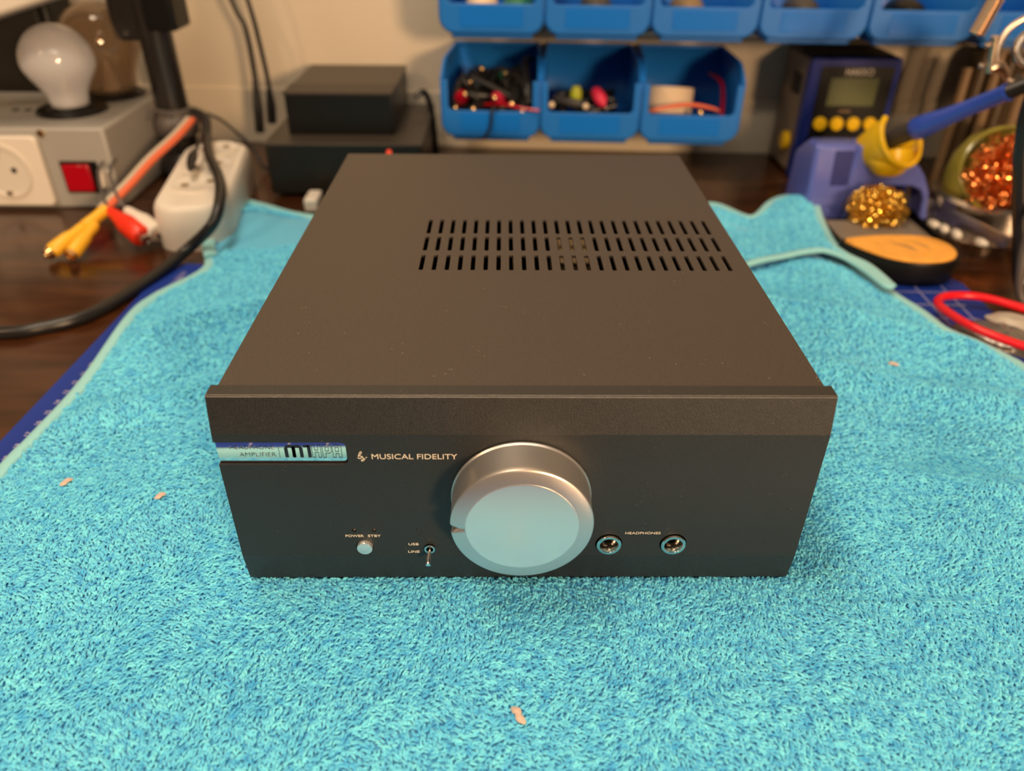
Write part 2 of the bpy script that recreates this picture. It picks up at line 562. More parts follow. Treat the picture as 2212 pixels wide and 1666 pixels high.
def towel_h(x, y):
    # distance outside the amplifier's footprint
    dx = np.maximum(np.abs(x) - .111, 0); dy = np.maximum(np.maximum(-y - .004, y - .285), 0)
    da = np.hypot(dx, dy)
    k = sm(0.006, 0.055, da)
    f = .0026 * np.sin(38 * (x * .55 + y * 1.0) + 2.2 * np.sin(9 * x)) + .0018 * np.sin(61 * (x - .45 * y) + 1.0)
    # long soft folds to the right and left of the amplifier
    f += .0068 * np.exp(-((y - (.245 - .55 * (x - .17))) / .013) ** 2) * sm(.12, .16, x)
    f += .0060 * np.exp(-((y - (.165 - .40 * (x - .17))) / .012) ** 2) * sm(.13, .18, x)
    f += .0035 * np.exp(-((y - (.07 - .30 * (x - .17))) / .010) ** 2) * sm(.14, .2, x)
    f += .0066 * np.exp(-((y - (.235 + .75 * (x + .17))) / .013) ** 2) * sm(-.12, -.15, x)
    f += .0048 * np.exp(-((y - (.15 + .60 * (x + .17))) / .012) ** 2) * sm(-.13, -.17, x)
    f *= np.where(y < -.01, 0.35, 1.0) * (0.35 + 0.65 * sm(-.03, .06, y))
    ed = dist(TP, x, y)
    k = k * sm(.0, .03, ed)
    return -0.0032 - .0022 * sm(.03, .0, ed) + k * (f + .0012)


towel = thing('towel', 'turquoise terry towel spread under the amplifier with a folded far corner', 'towel', (0, 0, DZ))
ZO = -DZ    # children are placed relative to the desk surface


def sheet(name, P, hf, step, m, thick=0.0022, margin=0.004):
    x0, y0 = P.min(0) - step; x1, y1 = P.max(0) + step
    xs = np.arange(x0, x1, step); ys = np.arange(y0, y1, step)
    X, Y = np.meshgrid(xs, ys)
    xf, yf = X.ravel(), Y.ravel()
    ok = inside(P, xf, yf) | (dist(P, xf, yf) < .0005)
    Z = hf(xf, yf) + ZO
    nx = len(xs)
    idx = -np.ones(len(xf), int); idx[ok] = np.arange(ok.sum())
    V = np.stack([xf[ok], yf[ok], Z[ok]], 1)
    I = np.arange(len(xf)).reshape(Y.shape)
    q = np.stack([I[:-1, :-1], I[:-1, 1:], I[1:, 1:], I[1:, :-1]], -1).reshape(-1, 4)
    q = q[ok[q].all(1)]
    me = bpy.data.meshes.new(name); me.from_pydata(V.tolist(), [], idx[q].tolist())
    me.materials.append(m); me.shade_smooth()
    o = bpy.data.objects.new(name, me); C.objects.link(o); o.parent = towel
    s = o.modifiers.new('thickness', 'SOLIDIFY'); s.thickness = thick; s.offset = -1
    return o


sheet('towel_cloth', TP, towel_h, 0.0030, MT['towel'])

# the folded-over far right corner lies on top
FP = np.array([(.165, .316), (.172, .3030), (.196, .3150), (.2180, .3230), (.2370, .3230), (.2490, .3110), (.2570, .2920), (.2620, .2700), (.2660, .2680), (.2615, .3000), (.2490, .3300), (.2616, .4092), (.2662, .430), (.2581, .4483), (.2300, .432), (.2039, .4033), (.1796, .4358), (.150, .42), (.14, .36)])


def flap_h(x, y):
    d = dist(FP[1:9], x, y, False)
    arch = np.exp(-((x - .232) / .026) ** 2)
    return .0010 + .0050 * arch * np.exp(-d / .03) + .0016 * np.sin(70 * x + 25 * y) + .008 * np.exp(-(((x - .252) / .016) ** 2 + ((y - .425) / .02) ** 2))


sheet('folded_corner', FP, flap_h, 0.0025, MT['towel'], thick=0.0018)


def hem(name, P, hf, rad, closed, m, flat=0.42, lift=0.0):
    pts = [Vector((p[0], p[1], 0)) for p in P]
    if closed: pts.append(pts[0])
    Q = spline(pts, 6)
    z = hf(np.array([q.x for q in Q]), np.array([q.y for q in Q]))
    mbh = MB(); mbh.tube([(q.x, q.y, zz + ZO + lift + .0001) for q, zz in zip(Q, z)], rad, n=10, sub=1, flat=flat)
    o = obj(name, mbh, m, towel, smooth=60, fix=False)
    return o


hem('hem', TP, towel_h, 0.0042, True, MT['hem'])
hem('fold_hem', FP[1:9], flap_h, 0.0032, False, MT['hem'], 0.6)
hem('fold_hem', FP[8:18], flap_h, 0.0036, False, MT['hem'], 0.5)
# stitched edge of the woven border in the far left corner
mbh = MB(); mbh.tube([(-.2500, .452, -.0028 + ZO), (-.2445, .42, -.0022 + ZO), (-.2415, .385, -.002 + ZO), (-.2385, .35, -.002 + ZO), (-.229, .325, -.002 + ZO)], .0048, n=10, sub=6, flat=.3)
obj('border_band', mbh, MT['hem'], towel, smooth=60)
mbh = MB(); mbh.tube([(-.2500, .3555, -.0015 + ZO), (-.20, .3495, .0005 + ZO), (-.155, .343, .001 + ZO), (-.12, .335, -.001 + ZO)], .0035, n=10, sub=6, flat=.5)

# terry pile: thousands of small yarn loops
rng = np.random.default_rng(7)


def flow(x, y):
    return 0.9 * np.sin(21 * x + 13 * y) + 0.8 * np.sin(47 * y - 33 * x + 1.3) + 1.1 * np.sin(90 * x + 3 * np.sin(60 * y)) * .5 + 1.1


def loops(P, hf, region, spacing, rad, length, height, sides=5, extra=None):
    x0, x1, y0, y1 = region
    xs = np.arange(x0, x1, spacing); ys = np.arange(y0, y1, spacing)
    X, Y = np.meshgrid(xs, ys); x = X.ravel() + rng.uniform(-.42, .42, X.size) * spacing; y = Y.ravel() + rng.uniform(-.42, .42, X.size) * spacing
    ok = inside(P, x, y) & (dist(P, x, y) > .0042)
    if extra is not None: ok &= extra(x, y)
    x, y = x[ok], y[ok]; n = len(x)
    th = flow(x, y) + rng.normal(0, .55, n)
    ln = length * rng.uniform(.7, 1.35, n); hh = height * rng.uniform(.6, 1.3, n)
    rr = rad * rng.uniform(.8, 1.2, n)
    bend = rng.normal(0, .25, n) * ln
    K = 6
    out = np.zeros((n, K, sides, 3))
    eps = 1e-3
    z0 = hf(x, y)
    gx = (hf(x + eps, y) - z0) / eps; gy = (hf(x, y + eps) - z0) / eps
    cx, sx = np.cos(th), np.sin(th)
    for k in range(K):
        s = k / (K - 1) * 2 - 1
        u = s * ln * .5; vv = bend * (1 - s * s)
        zz = hh * (1 - abs(s) ** 2.4) - .0001 * 0 - .0002
        r = rr * (1.0 if 0 < k < K - 1 else .45)
        px = x + u * cx - vv * sx; py = y + u * sx + vv * cx
        pz = z0 + zz + gx * (px - x) + gy * (py - y)
        slope = -2.4 * hh * np.sign(s) * abs(s) ** 1.4 / (ln * .5)
        tl = np.sqrt(1 + slope ** 2)
        for j in range(sides):
            a = 2 * PI * j / sides
            a1 = np.cos(a) * r; a2 = np.sin(a) * r
            out[:, k, j, 0] = px - sx * a1 - cx * slope / tl * a2
            out[:, k, j, 1] = py + cx * a1 - sx * slope / tl * a2
            out[:, k, j, 2] = pz + a2 / tl
    V = out.reshape(-1, 3); V[:, 2] += ZO
    base = np.arange(n)[:, None] * (K * sides)
    q = []
    for k in range(K - 1):
        for j in range(sides):
            j2 = (j + 1) % sides
            q.append([k * sides + j, k * sides + j2, (k + 1) * sides + j2, (k + 1) * sides + j])
    F = (base[:, :, None] + np.array(q)[None]).reshape(-1, 4)
    return V, F


def np_mesh(name, V, F, m, parent):
    me = bpy.data.meshes.new(name)
    me.vertices.add(len(V)); me.vertices.foreach_set('co', V.astype(np.float32).ravel())
    me.loops.add(F.size); me.loops.foreach_set('vertex_index', F.astype(np.int32).ravel())
    me.polygons.add(len(F)); me.polygons.foreach_set('loop_start', np.arange(0, F.size, 4, dtype=np.int32))
    me.update(calc_edges=True); me.materials.append(m); me.shade_smooth()
    o = bpy.data.objects.new(name, me); C.objects.link(o); o.parent = parent
    o['kind'] = 'stuff'
    return o


def near(x, y):   # not under the amplifier
    return ~((np.abs(x) < .106) & (y > .004) & (y < .28))


Vs, Fs, off = [], [], 0
for reg, sp, rad, ln, hh, fn in (((-.27, .33, -.095, .075), .00122, .00056, .0026, .0015, near),
                                 ((-.27, .33, .075, .46), .00165, .00070, .0030, .0017,
                                  lambda x, y: near(x, y) & ~((x < -.12) & (y > .338 + .10 * (x + .24) * 0) & (y < .412)) & ~(inside(FP, x, y)))):
    V, F = loops(TP, towel_h, reg, sp, rad, ln, hh, extra=fn)
    Vs.append(V); Fs.append(F + off); off += len(V)
V, F = loops(FP, flap_h, (.13, .28, .30, .46), .00165, .0007, .0030, .0016)
Vs.append(V); Fs.append(F + off)
pile = np_mesh('terry_pile', np.concatenate(Vs), np.concatenate(Fs), MT['pile'], towel)

# ------------------------------------------------------------------ amplifier
amp = thing('headphone_amplifier', 'black headphone amplifier with big silver knob standing on the turquoise towel', 'amplifier')
fp = obj('front_panel', MB().prism([(.0093, .0893), (.0030, .0893), (.00255, .08885), (0, .0744), (0, .01416), (.0019, 0), (.0093, 0)], -.11, .11, 'x'), MT['face'], amp, smooth=0)
cs = []


def cutter(mbx):
    me = mbx.mesh('cutter', MT['face'], 0); o = bpy.data.objects.new('cutter', me); C.objects.link(o); cs.append(o)


cutter(MB().prism(rrect(-.13, -.0630, .0607, .0708, .0021, corners=(0, 1, 1, 0)), -.01, .0022, 'y'))
for x in (-.0645, -.0568): cutter(MB().cyl((x, -.01, .0280), (x, .004, .0280), .00085, n=20))
for x in (.0349, .0603): cutter(MB().cyl((x, -.01, .0206), (x, .0085, .0206), .0053, n=40))
cutter(MB().cyl((-.061, -.01, .0195), (-.061, .003, .0195), .0034, n=36))
cutter(MB().cyl((-.0356, -.01, .0187), (-.0356, .005, .0187), .0019, n=28))
cutter(MB().cyl((-.0404, -.01, .0285), (-.0404, .003, .0285), .00025, n=10))
cut(fp, cs, MT['face'])
obj('bright_edge', MB().prism([(.00305, .08933), (.00250, .08878), (.0031, .0887)], -.11, .11, 'x'), MT['edge_glint'], amp, smooth=0, label='thin bright strip standing in for the edge glint')  # bright metal strip added so the top edge glint shows
# vented lid
slots = []
pitch = (.0979 + .0447) / 24
for (y0, y1) in ((.1050, .1218), (.1270, .1442), (.1482, .1670)):
    for k in range(25):
        x = -.0447 + k * pitch; wv = .00105
        slots.append(rrect(x - wv, x + wv, y0, y1, .0007, n=3))
W = .1074
lid = obj('lid', plate_mesh('lid', [(-W, .0093), (W, .0093), (W, .2814), (-W, .2814)], slots, .0013, MT['lid']), MT['lid'], amp, loc=(0, 0, .0880))
mb = MB()
mb.box(-W, -W + .0012, .0093, .2814, .003, .0880).box(W - .0012, W, .0093, .2814, .003, .0880)
mb.box(-W + .0012, W - .0012, .2800, .2814, .003, .0880).box(-W + .0012, W - .0012, .0095, .2800, .003, .0045)
obj('chassis', mb, MT['lid'], amp, smooth=0)
for x in (-.09, .09):
    for y in (.035, .25):
        obj('foot', MB().cyl((x, y, -.0045), (x, y, .003), .0085, .0095), MT['rubber'], amp)
# what shows through the vent slots
obj('circuit_board', MB().box(-.098, .098, .03, .27, .012, .0136), MT['pcb'], amp)
for (x, y, r, h, m) in ((.007, .1345, .0052, .071, 'cap_blue'), (.0078, .117, .0042, .070, 'cap_blue'), (-.031, .118, .006, .06, 'red_plastic'), (.036, .117, .005, .055, 'red_plastic')):
    mb = MB(); mb.lathe([(r * .9, 0), (r, .002), (r, h - .015), (r * .85, h - .0136)], (x, y, .0136), n=20)
    obj('capacitor', mb, MT[m], amp, label='blue capacitor inside the vents' if m == 'cap_blue' else 'red capacitor inside the vents')
mb = MB()
for k in range(7): mb.box(-.038 + k * .006, -.0365 + k * .006, .118, .140, .0136, .082)
mb.box(-.038, .0, .128, .1295, .0136, .060)
obj('heat_sink', mb, MT['heatsink'], amp)
mb = MB().box(.018, .038, .128, .158, .0136, .083)
obj('transformer', mb, MT['heatsink'], amp, bevel=.001)

# nameplate in its notch
bp_ = MB().prism(rrect(-.1100, -.0634, .0611, .0704, .0019, corners=(0, 1, 1, 0)), .0012, .00215, 'y')
badge = obj('nameplate', bp_, MT['chrome'], amp, label='mirror finish nameplate', smooth=0, bevel=.00012)


def letters(name, txt, x, z, h, width, m, y=-0.00006, off=0.0, parent=amp):
    me = text_mesh(txt, h / 0.72, m, depth=.00005, offset=off, width=width)
    o = obj(name, me, m, parent, loc=(x, y, z))
    return o


letters('lettering', 'HEADPHONE', -.1050, .0669, .0019, .0157, MT['ink_dark'], .00113, -.00006, badge)
letters('lettering', 'AMPLIFIER', -.1022, .0636, .0019, .0132, MT['ink_dark'], .00113, -.00006, badge)
st = MB().box(-.0878, -.08765, .00112, .0012, .0630, .0689)


def stroke(mb, pts, wd, y0=.00108, y1=.0012):
    n = len(pts)
    L, Rr = [], []
    for i in range(n):
        a = Vector(pts[max(i - 1, 0)]); b = Vector(pts[min(i + 1, n - 1)]); t = (b - a).normalized(); nn = Vector((-t.y, t.x)) * wd / 2
        p = Vector(pts[i]); L.append(p + nn); Rr.append(p - nn)
    for i in range(n - 1):
        mb.prism([L[i], L[i + 1], Rr[i + 1], Rr[i]], y0, y1, 'y')


# bold m1
zb, zt_ = .0632, .0689
wv = .00125
for (xa, xb) in ((-.0851, -.0824), (-.0824, -.0797)):
    stroke(st, [(xa, zb), (xa, zt_ - .0014), (xa + .0004, zt_ - .0008), (xa + .0011, zt_ - .0006), (xb - .0011, zt_ - .0006), (xb - .0004, zt_ - .0008), (xb, zt_ - .0014), (xb, zb)], wv)
stroke(st, [(-.0768, zb), (-.0768, zt_)], wv)
stroke(st, [(-.0788, zt_ - .0005), (-.0768, zt_ - .0005)], .0010)
# outlined HPA
tw = .00016


def outline(mb, pts):
    pts = pts + [pts[0]]
    for a, b in zip(pts[:-1], pts[1:]): stroke(mb, [a, b], tw)


def H(x, w_, s_=.0010):
    zm = (zb + zt_) / 2
    return [(x, zb), (x, zt_), (x + s_, zt_), (x + s_, zm + .0005), (x + w_ - s_, zm + .0005), (x + w_ - s_, zt_), (x + w_, zt_), (x + w_, zb), (x + w_ - s_, zb), (x + w_ - s_, zm - .0005), (x + s_, zm - .0005), (x + s_, zb)]


outline(st, H(-.0758, .0032))
x = -.0720
outline(st, [(x, zb), (x, zt_ - .0006), (x + .0006, zt_), (x + .0026, zt_), (x + .0032, zt_ - .0007), (x + .0032, zb + .0026), (x + .0025, zb + .0019), (x + .0010, zb + .0019), (x + .0010, zb)])
outline(st, [(x + .0010, zb + .0029), (x + .0010, zt_ - .0009), (x + .0022, zt_ - .0009), (x + .0022, zb + .0029)])
x = -.0684
outline(st, [(x, zb), (x, zt_ - .0008), (x + .0007, zt_), (x + .0025, zt_), (x + .0032, zt_ - .0008), (x + .0032, zb), (x + .0022, zb), (x + .0022, zb + .0017), (x + .0010, zb + .0017), (x + .0010, zb)])
outline(st, [(x + .0010, zb + .0027), (x + .0010, zt_ - .0010), (x + .0022, zt_ - .0010), (x + .0022, zb + .0027)])
obj('model_lettering', st, MT['ink_dark'], badge, smooth=0)

letters('brand_lettering', 'MUSICAL FIDELITY', -.0543, .0634, .0024, .0309, MT['ink_light'])
by = MB()
for pl in ([(-.0594, .0638), (-.0585, .0652), (-.0578, .0664), (-.0582, .0667), (-.0588, .0656), (-.0591, .0642), (-.0588, .0636), (-.0581, .0640), (-.0580, .0646), (-.0584, .0647)],
           [(-.0577, .0648), (-.0576, .0641), (-.0572, .0637), (-.0567, .0640), (-.0564, .0649), (-.0568, .0636), (-.0574, .0627), (-.0580, .0625), (-.0581, .0629), (-.0572, .0635), (-.0560, .0643)]):
    Q = spline([(p[0], 0, p[1]) for p in pl], 5)
    stroke(by, [(q.x, q.z) for q in Q], .00030, -.0001, .00002)
obj('script_lettering', by, MT['ink_light'], amp, smooth=0)
letters('control_lettering', 'POWER', -.0681, .0245, .00125, .0071, MT['ink_light'], off=.00001)
letters('control_lettering', 'STBY', -.0594, .0245, .00125, .0050, MT['ink_light'], off=.00001)
letters('control_lettering', 'USB', -.0439, .0200, .00125, .0040, MT['ink_light'], off=.00001)
letters('control_lettering', 'LINE', -.0443, .0159, .00125, .0045, MT['ink_light'], off=.00001)
letters('control_lettering', 'HEADPHONES', .0409, .0259, .00125, .0138, MT['ink_light'], off=.00001)
for x in (-.0645, -.0568):
    mb = MB(); mb.ellipsoid((x, .0012, .0280), (.0008, .0012, .0008), 14, 8)
    obj('indicator_light', mb, MT['led_off'], amp)
mb = MB(); mb.lathe([(.0031, -.002), (.0031, .0012), (.0029, .0016), (.0020, .00185), (.0, .0019)], (-.061, 0, .0195), (0, -1, 0), 36)
obj('power_button', mb, MT['alu2'], amp)
tg = obj('toggle_switch', MB().lathe([(.0018, .0005), (.0021, .0008), (.0021, .0012), (.0018, .0013), (.0014, .0012), (.0014, -.003)], (-.0356, 0, .0187), (0, -1, 0), 28, caps=False), MT['nickel'], amp)
mb = MB(); mb.lathe([(.0007, 0), (.00075, .004), (.0010, .0066), (.00115, .0076), (.0010, .0085), (.0, .0089)], (-.0356, .001, .0187), (-.03, -1, -.30), 16)
obj('lever', mb, MT['chrome'], tg)
for x in (.0349, .0603):
    mb = MB(); mb.lathe([(.0046, -.006), (.0049, .0002), (.0049, .0009), (.0046, .0012), (.0037, .0012), (.0035, .0009), (.0034, -.0060), (.0014, -.0075)], (x, 0, .0206), (0, -1, 0), 40, caps=False)
    jk = obj('headphone_jack', mb, MT['nickel'], amp)
    obj('socket_contact', MB().box(x - .0012, x + .0006, .003, .006, .0206, .0236), MT['inside'], jk)
# knob: turned aluminium with a pointer notch in the rim
NA = None
mb = MB()
d_, u_, v_ = mb.frame((0, -1, 0))
tgt = Vector((-1, 0, -.055)).normalized()
na = math.atan2(tgt.dot(v_), tgt.dot(u_))


def notch(a, r, t):
    if t < .0135 or r < .0225: return 1.0
    da = abs((a - na + PI) % (2 * PI) - PI)
    return 1 - .115 * max(0.0, 1 - da / .075)


KC = (0, 0, .0455)
mb.lathe([(.0200, .0002), (.0262, .0004), (.0263, .0012), (.0258, .0018), (.0257, .0135), (.0259, .0150), (.0257, .0157), (.0254, .0159), (.0250, .01600), (.0228, .0164), (.0206, .0167), (.0200, .01675), (.0200, .0160)],
         KC, (0, -1, 0), 360, mod=notch, caps=False)
kn = obj('volume_knob', mb, MT['alu'], amp, smooth=28)
mb = MB(); mb.lathe([(.0203, .0150), (.0203, .01672), (.0202, .01678), (.0199, .0168), (.0196, .0168), (.010, .0168), (.0, .0168)], KC, (0, -1, 0), 120)
obj('knob_cap', mb, MT['alu2'], kn, label='smooth centre disc')

# ------------------------------------------------------------------ left side of the bench
FX = .4455      # tester front plane
tb = thing('bulb_tester', 'grey metal current limiter box with white outlet and red switch on the left', 'electrical box', (-.46, .51, DZ))
def rel(o, p): return (p[0] - o.location.x, p[1] - o.location.y, p[2] - o.location.z)
def LB(t, x0, x1, y0, y1, z0, z1):
    l = t.location
    return MB().box(x0 - l.x, x1 - l.x, y0 - l.y, y1 - l.y, z0 - l.z, z1 - l.z)
obj('enclosure', LB(tb, -.58, -.3455, FX, .575, DZ, .0605), MT['grey_paint'], tb, bevel=.0025)
op = obj('outlet_plate', MB().prism([(p[0] + .46, p[1] - DZ) for p in rrect(-.475, -.402, -.0060, .0545, .005)], FX - .51 - .006, FX - .51, 'y'), MT['white_plastic'], tb, bevel=.0015)
oc = (-.4375 + .46, FX - .51 - .006, .0250 - DZ)
mb = MB(); mb.lathe([(.0235, 0), (.0235, .0012), (.0205, .0012), (.0195, .0002)], oc, (0, -1, 0), 48, caps=False)
obj('socket_rim', mb, MT['white_shade'], op)
mb = MB(); mb.lathe([(.0195, .0), (.0195, .0003), (.0, .0003)], oc, (0, -1, 0), 40)
obj('socket_face', mb, MT['white_shade'], op)
for dx in (-.0095, .0095):
    obj('socket_hole', MB().cyl((oc[0] + dx, oc[1] - .0006, oc[2] + .001), (oc[0] + dx, oc[1] + .002, oc[2] + .001), .0025, n=16), MT['inside'], op)
for dz in (-.0185, .0185):
    obj('earth_clip', MB().box(oc[0] - .002, oc[0] + .002, oc[1] - .003, oc[1], oc[2] + dz - .0015, oc[2] + dz + .0015), MT['steel'], op)
obj('screw', MB().cyl((-.3985 + .46, FX - .51 - .0015, .0560 - DZ), (-.3985 + .46, FX - .51, .0560 - DZ), .003, n=16), MT['gold'], tb)
sw = obj('switch_frame', LB(tb, -.3905, -.3585, FX - .0015, FX, .0045, .0325), MT['black_plastic'], tb, bevel=.0005)
obj('switch_rocker', LB(tb, -.3880, -.3650, FX - .0045, FX - .0005, .0068, .0300), MT['red_switch'], sw, bevel=.001)
for x in (-.3575, -.3510):
    obj('white_pad', LB(tb, x - .0022, x + .0022, FX - .003, FX + .001, .0090, .0255), MT['white_plastic'], tb, bevel=.0015)  # two plain white pads beside the red rocker
# lamp sockets and marks on top
for (x, y) in ((-.3960, .5010), (-.3850, .562)):
    mb = MB(); mb.lathe([(.0290, 0), (.0300, .0015), (.0285, .0035), (.0200, .0035), (.0185, .0060), (.0150, .0060)], (x + .46, y - .51, .0605 - DZ), n=48)
    obj('lamp_socket', mb, MT['black_plastic'], tb)
for x in (-.437, -.448):
    obj('knock_out', MB().cyl((x + .46, .503 - .51, .0605 - DZ), (x + .46, .503 - .51, .0610 - DZ), .0035, n=16), MT['black_plastic'], tb)

def bulb(name, x, y, z, R, Hh, neck, m, label):
    t = thing(name, label, 'light bulb', (x, y, z))
    hc = Hh - R
    prof = [(neck * .8, 0), (neck * .95, .003), (neck, .007)]
    for k in range(1, 9):
        s = k / 9; prof.append((neck + (R - neck) * (s * s * (3 - 2 * s)), .007 + (hc - .007) * s))
    for k in range(0, 13):
        a = PI / 2 * k / 12; prof.append((R * math.cos(a) if k < 12 else 0, hc + R * math.sin(a)))
    mb = MB(); mb.lathe(prof, n=48)
    obj('glass', mb, m, t, smooth=80)
    mb = MB(); mb.lathe([(.003, .0), (.007, .002), (.0045, .018), (.002, .030)], n=16)
    obj('stem', mb, MT['white_shade'], t)
    obj('screw_base', MB().lathe([(.0125, -.006), (.0130, .002)], n=24), MT['steel'], t)
    return t
bulb('light_bulb', -.3960, .5010, .0635, .0305, .0700, .0165, MT['frost'], 'frosted white light bulb standing in the front socket of the grey box')
bulb('light_bulb', -.3850, .562, .0640, .0360, .0800, .0240, MT['smoke'], 'larger clear smoky light bulb behind the frosted one')

# things in the far left corner
t = thing('desk_light', 'cream slab-shaped lamp head at the top left corner', 'lamp', (-.535, .49, DZ))
mb = MB(); mb.add([(.040, -.06, .1290), (.200, -.06, .1745), (.200, .03, .1745), (.040, .03, .1290), (.030, -.06, .169), (.190, -.06, .214), (.190, .03, .214), (.030, .03, .169)],
       [(0, 3, 2, 1), (4, 5, 6, 7), (0, 1, 5, 4), (1, 2, 6, 5), (2, 3, 7, 6), (3, 0, 4, 7)])
obj('lamp_head', mb, MT['white_shade'], t, bevel=.003)
obj('post', MB().cyl((-.08, .00, .010), (.045, -.01, .150), .008), MT['black_plastic'], t)
obj('base', MB().cyl((-.10, .00, 0), (-.10, .00, .012), .03), MT['black_plastic'], t)
t = thing('speaker_box', 'black box against the wall behind the light bulbs', 'box', (-.505, .63, DZ))
obj('case', MB().box(-.075, .060, -.03, .02, 0, .185), MT['black_plastic'], t, bevel=.004)
obj('front_grille', MB().box(-.065, .050, -.033, -.03, .02, .175), MT['black_satin'], t, bevel=.001)

# black stand: pole, collar, clamp
t = thing('equipment_stand', 'black vertical stand pole with clamp block and collar beside the grey box', 'stand', (-.3265, .552, DZ))
mb = MB(); mb.lathe([(.024, 0), (.026, .004), (.024, .012), (.0175, .020), (.0165, .038), (.0165, .055)], n=36)
obj('base', mb, MT['pole'], t)
mb = MB(); mb.lathe([(.0165, .036), (.0205, .038), (.0215, .046), (.0205, .052), (.0175, .056), (.0175, .061), (.0150, .062)], n=36)
obj('collar', mb, MT['rubber_grey'], t)
obj('pole', MB().cyl((0, 0, .055), (-.0005, -.002, .30), .0148, n=32), MT['pole'], t)
cb = obj('clamp_block', MB().box(-.0350, .0020, -.010, .024, .1225, .21), MT['pole'], t, bevel=.003)
obj('clamp_jaw', MB().box(.0005, .0275, -.020, .020, .1320, .21), MT['black_plastic'], t, bevel=.003)
obj('clamp_screw', MB().cyl((-.016, -.014, .175), (-.016, .0, .175), .006), MT['steel'], t)

# power strip
t = thing('power_strip', 'white power strip with empty outlets behind the red audio plug', 'power strip', (-.2650, .4400, DZ), R_(9.5))
def rbox(hx, hy, z0, z1, r, tp=.85):
    mb = MB(); o = rrect(-hx, hx, -hy, hy, r, 8); n = len(o)
    rows = [(1.0, z0), (1.02, z0 + (z1 - z0) * .45), (.98, z1 - .005), (.93, z1 - .0015), (.88, z1)]
    vs = [(p[0] * s, p[1] * (1 - (1 - s) * .35), z) for s, z in rows for p in o]
    fs = [tuple(range(n))[::-1]] + [(i * n + k, i * n + (k + 1) % n, (i + 1) * n + (k + 1) % n, (i + 1) * n + k) for i in range(len(rows) - 1) for k in range(n)]
    fs.append(tuple((len(rows) - 1) * n + k for k in range(n)))
    return mb.add(vs, fs)
obj('body', rbox(.0300, .0900, 0, .0360, .024), MT['white_plastic'], t, smooth=40)
for y in (-.035, .015, .065):
    mb = MB(); mb.lathe([(.0215, .0358), (.0215, .0372), (.0200, .0374), (.0190, .0368), (.0, .0366)], (0, y, 0), n=40)
    so = obj('outlet', mb, MT['white_plastic'], t)
    for (dx, dy) in ((-.0095, -.004), (.0095, .004)):
        obj('socket_hole', MB().cyl((dx, y + dy, .0360), (dx, y + dy, .0376), .0032, n=14), MT['heatsink'], so)

# black mains cable
mb = MB(); mb.tube([(-.47, .226, -.0062), (-.40, .217, -.0062), (-.329, .214, -.0062), (-.3035, .222, -.0062), (-.2854, .2347, -.006), (-.2739, .2582, -.006), (-.2624, .295, -.0055),
                    (-.2490, .3307, .000), (-.2260, .3350, .020), (-.2245, .3560, .0330), (-.2390, .4000, .0350), (-.2620, .4500, .0360), (-.2800, .5000, .0380), (-.2870, .5250, .0480), (-.3000, .5360, .0520)], .0043, n=14, sub=8)
tag(obj('power_cable', mb, MT['rubber'], smooth=60), 'thick black mains cable arching over the white strip onto the dark desk', 'cable')
# loose black leads draped from the stand collar
for pts, r, lab in (([(-.3060, .5450, .0500), (-.2890, .5200, .0450), (-.2760, .4700, .0420), (-.2700, .4300, .0390), (-.2640, .4180, .0360)], .0016, 'short thin black lead with a fat tip lying on the power strip'),
                    ([(-.3040, .5550, .0470), (-.2850, .5600, .0380), (-.2600, .5600, .0120), (-.2450, .5500, -.0070), (-.225, .5700, -.0080)], .0016, 'thin black lead running from the stand towards the wall')):
    mb = MB(); mb.tube(pts, r, n=8, sub=8)
    o = obj('test_lead', mb, MT['rubber'], smooth=60)
    tag(o, lab, 'cable')
    if 'fat tip' in lab:
        obj('probe_tip', MB().tube([(-.2725, .4480, .0412), (-.2690, .4260, .0385), (-.2640, .4080, .0368)], [.0022, .0042, .0035, .0015], n=10), MT['rubber'], o)

# red and white audio plugs with their thin grey wires
def plug(t, tail, tip, m, r=.0062, metal='nickel'):
    a = Vector(tail); b = Vector(tip); d = b - a; L = d.length
    mb = MB(); mb.lathe([(.0022, 0), (.0036, .001), (.0046, L * .12), (r * .75, L * .30), (r, L * .45), (r * 1.02, L * .80), (r * .85, L * .84)], a, d, 20)
    obj('plug_body', mb, m, t)
    mb = MB(); mb.lathe([(.0043, L * .80), (.0043, L * .93), (.0035, L * .93), (.0035, L * .88)], a, d, 20, caps=False)
    obj('contact_shell', mb, MT[metal], t)
    mb = MB(); mb.lathe([(.0016, L * .80), (.0016, L * .98), (.0, L * 1.0)], a, d, 12)
    obj('centre_pin', mb, MT[metal], t)
t = thing('audio_plug', 'red audio plug on a thin grey wire hovering over the dark desk', 'audio connector')
plug(t, (-.3240, .3780, .0140), (-.2840, .3480, -.0015), MT['red_plastic'], .0082)
mb = MB(); mb.tube([(-.3240, .3780, .0140), (-.3290, .3850, .0200), (-.3480, .4250, .0300), (-.3560, .4700, .0330), (-.3560, .5200, .0400), (-.3440, .5400, .0500), (-.3280, .5340, .0505)], .0013, n=8, sub=8)
obj('wire', mb, MT['rubber_grey'], t)
t = thing('audio_plug', 'white audio plug lying behind the red one', 'audio connector')
plug(t, (-.3130, .3840, .0120), (-.2765, .3565, -.0010), MT['white_plastic'], .0078)
mb = MB(); mb.tube([(-.3130, .3840, .0120), (-.3200, .3900, .0200), (-.3360, .4180, .0300), (-.3480, .4650, .0320), (-.3500, .5200, .0400), (-.3380, .5360, .0520), (-.3200, .5320, .0500)], .0013, n=8, sub=8)
obj('wire', mb, MT['rubber_grey'], t)
t = thing('twin_cable', 'yellow twin audio plugs with gold tips on a salmon and pale cable', 'audio cable')
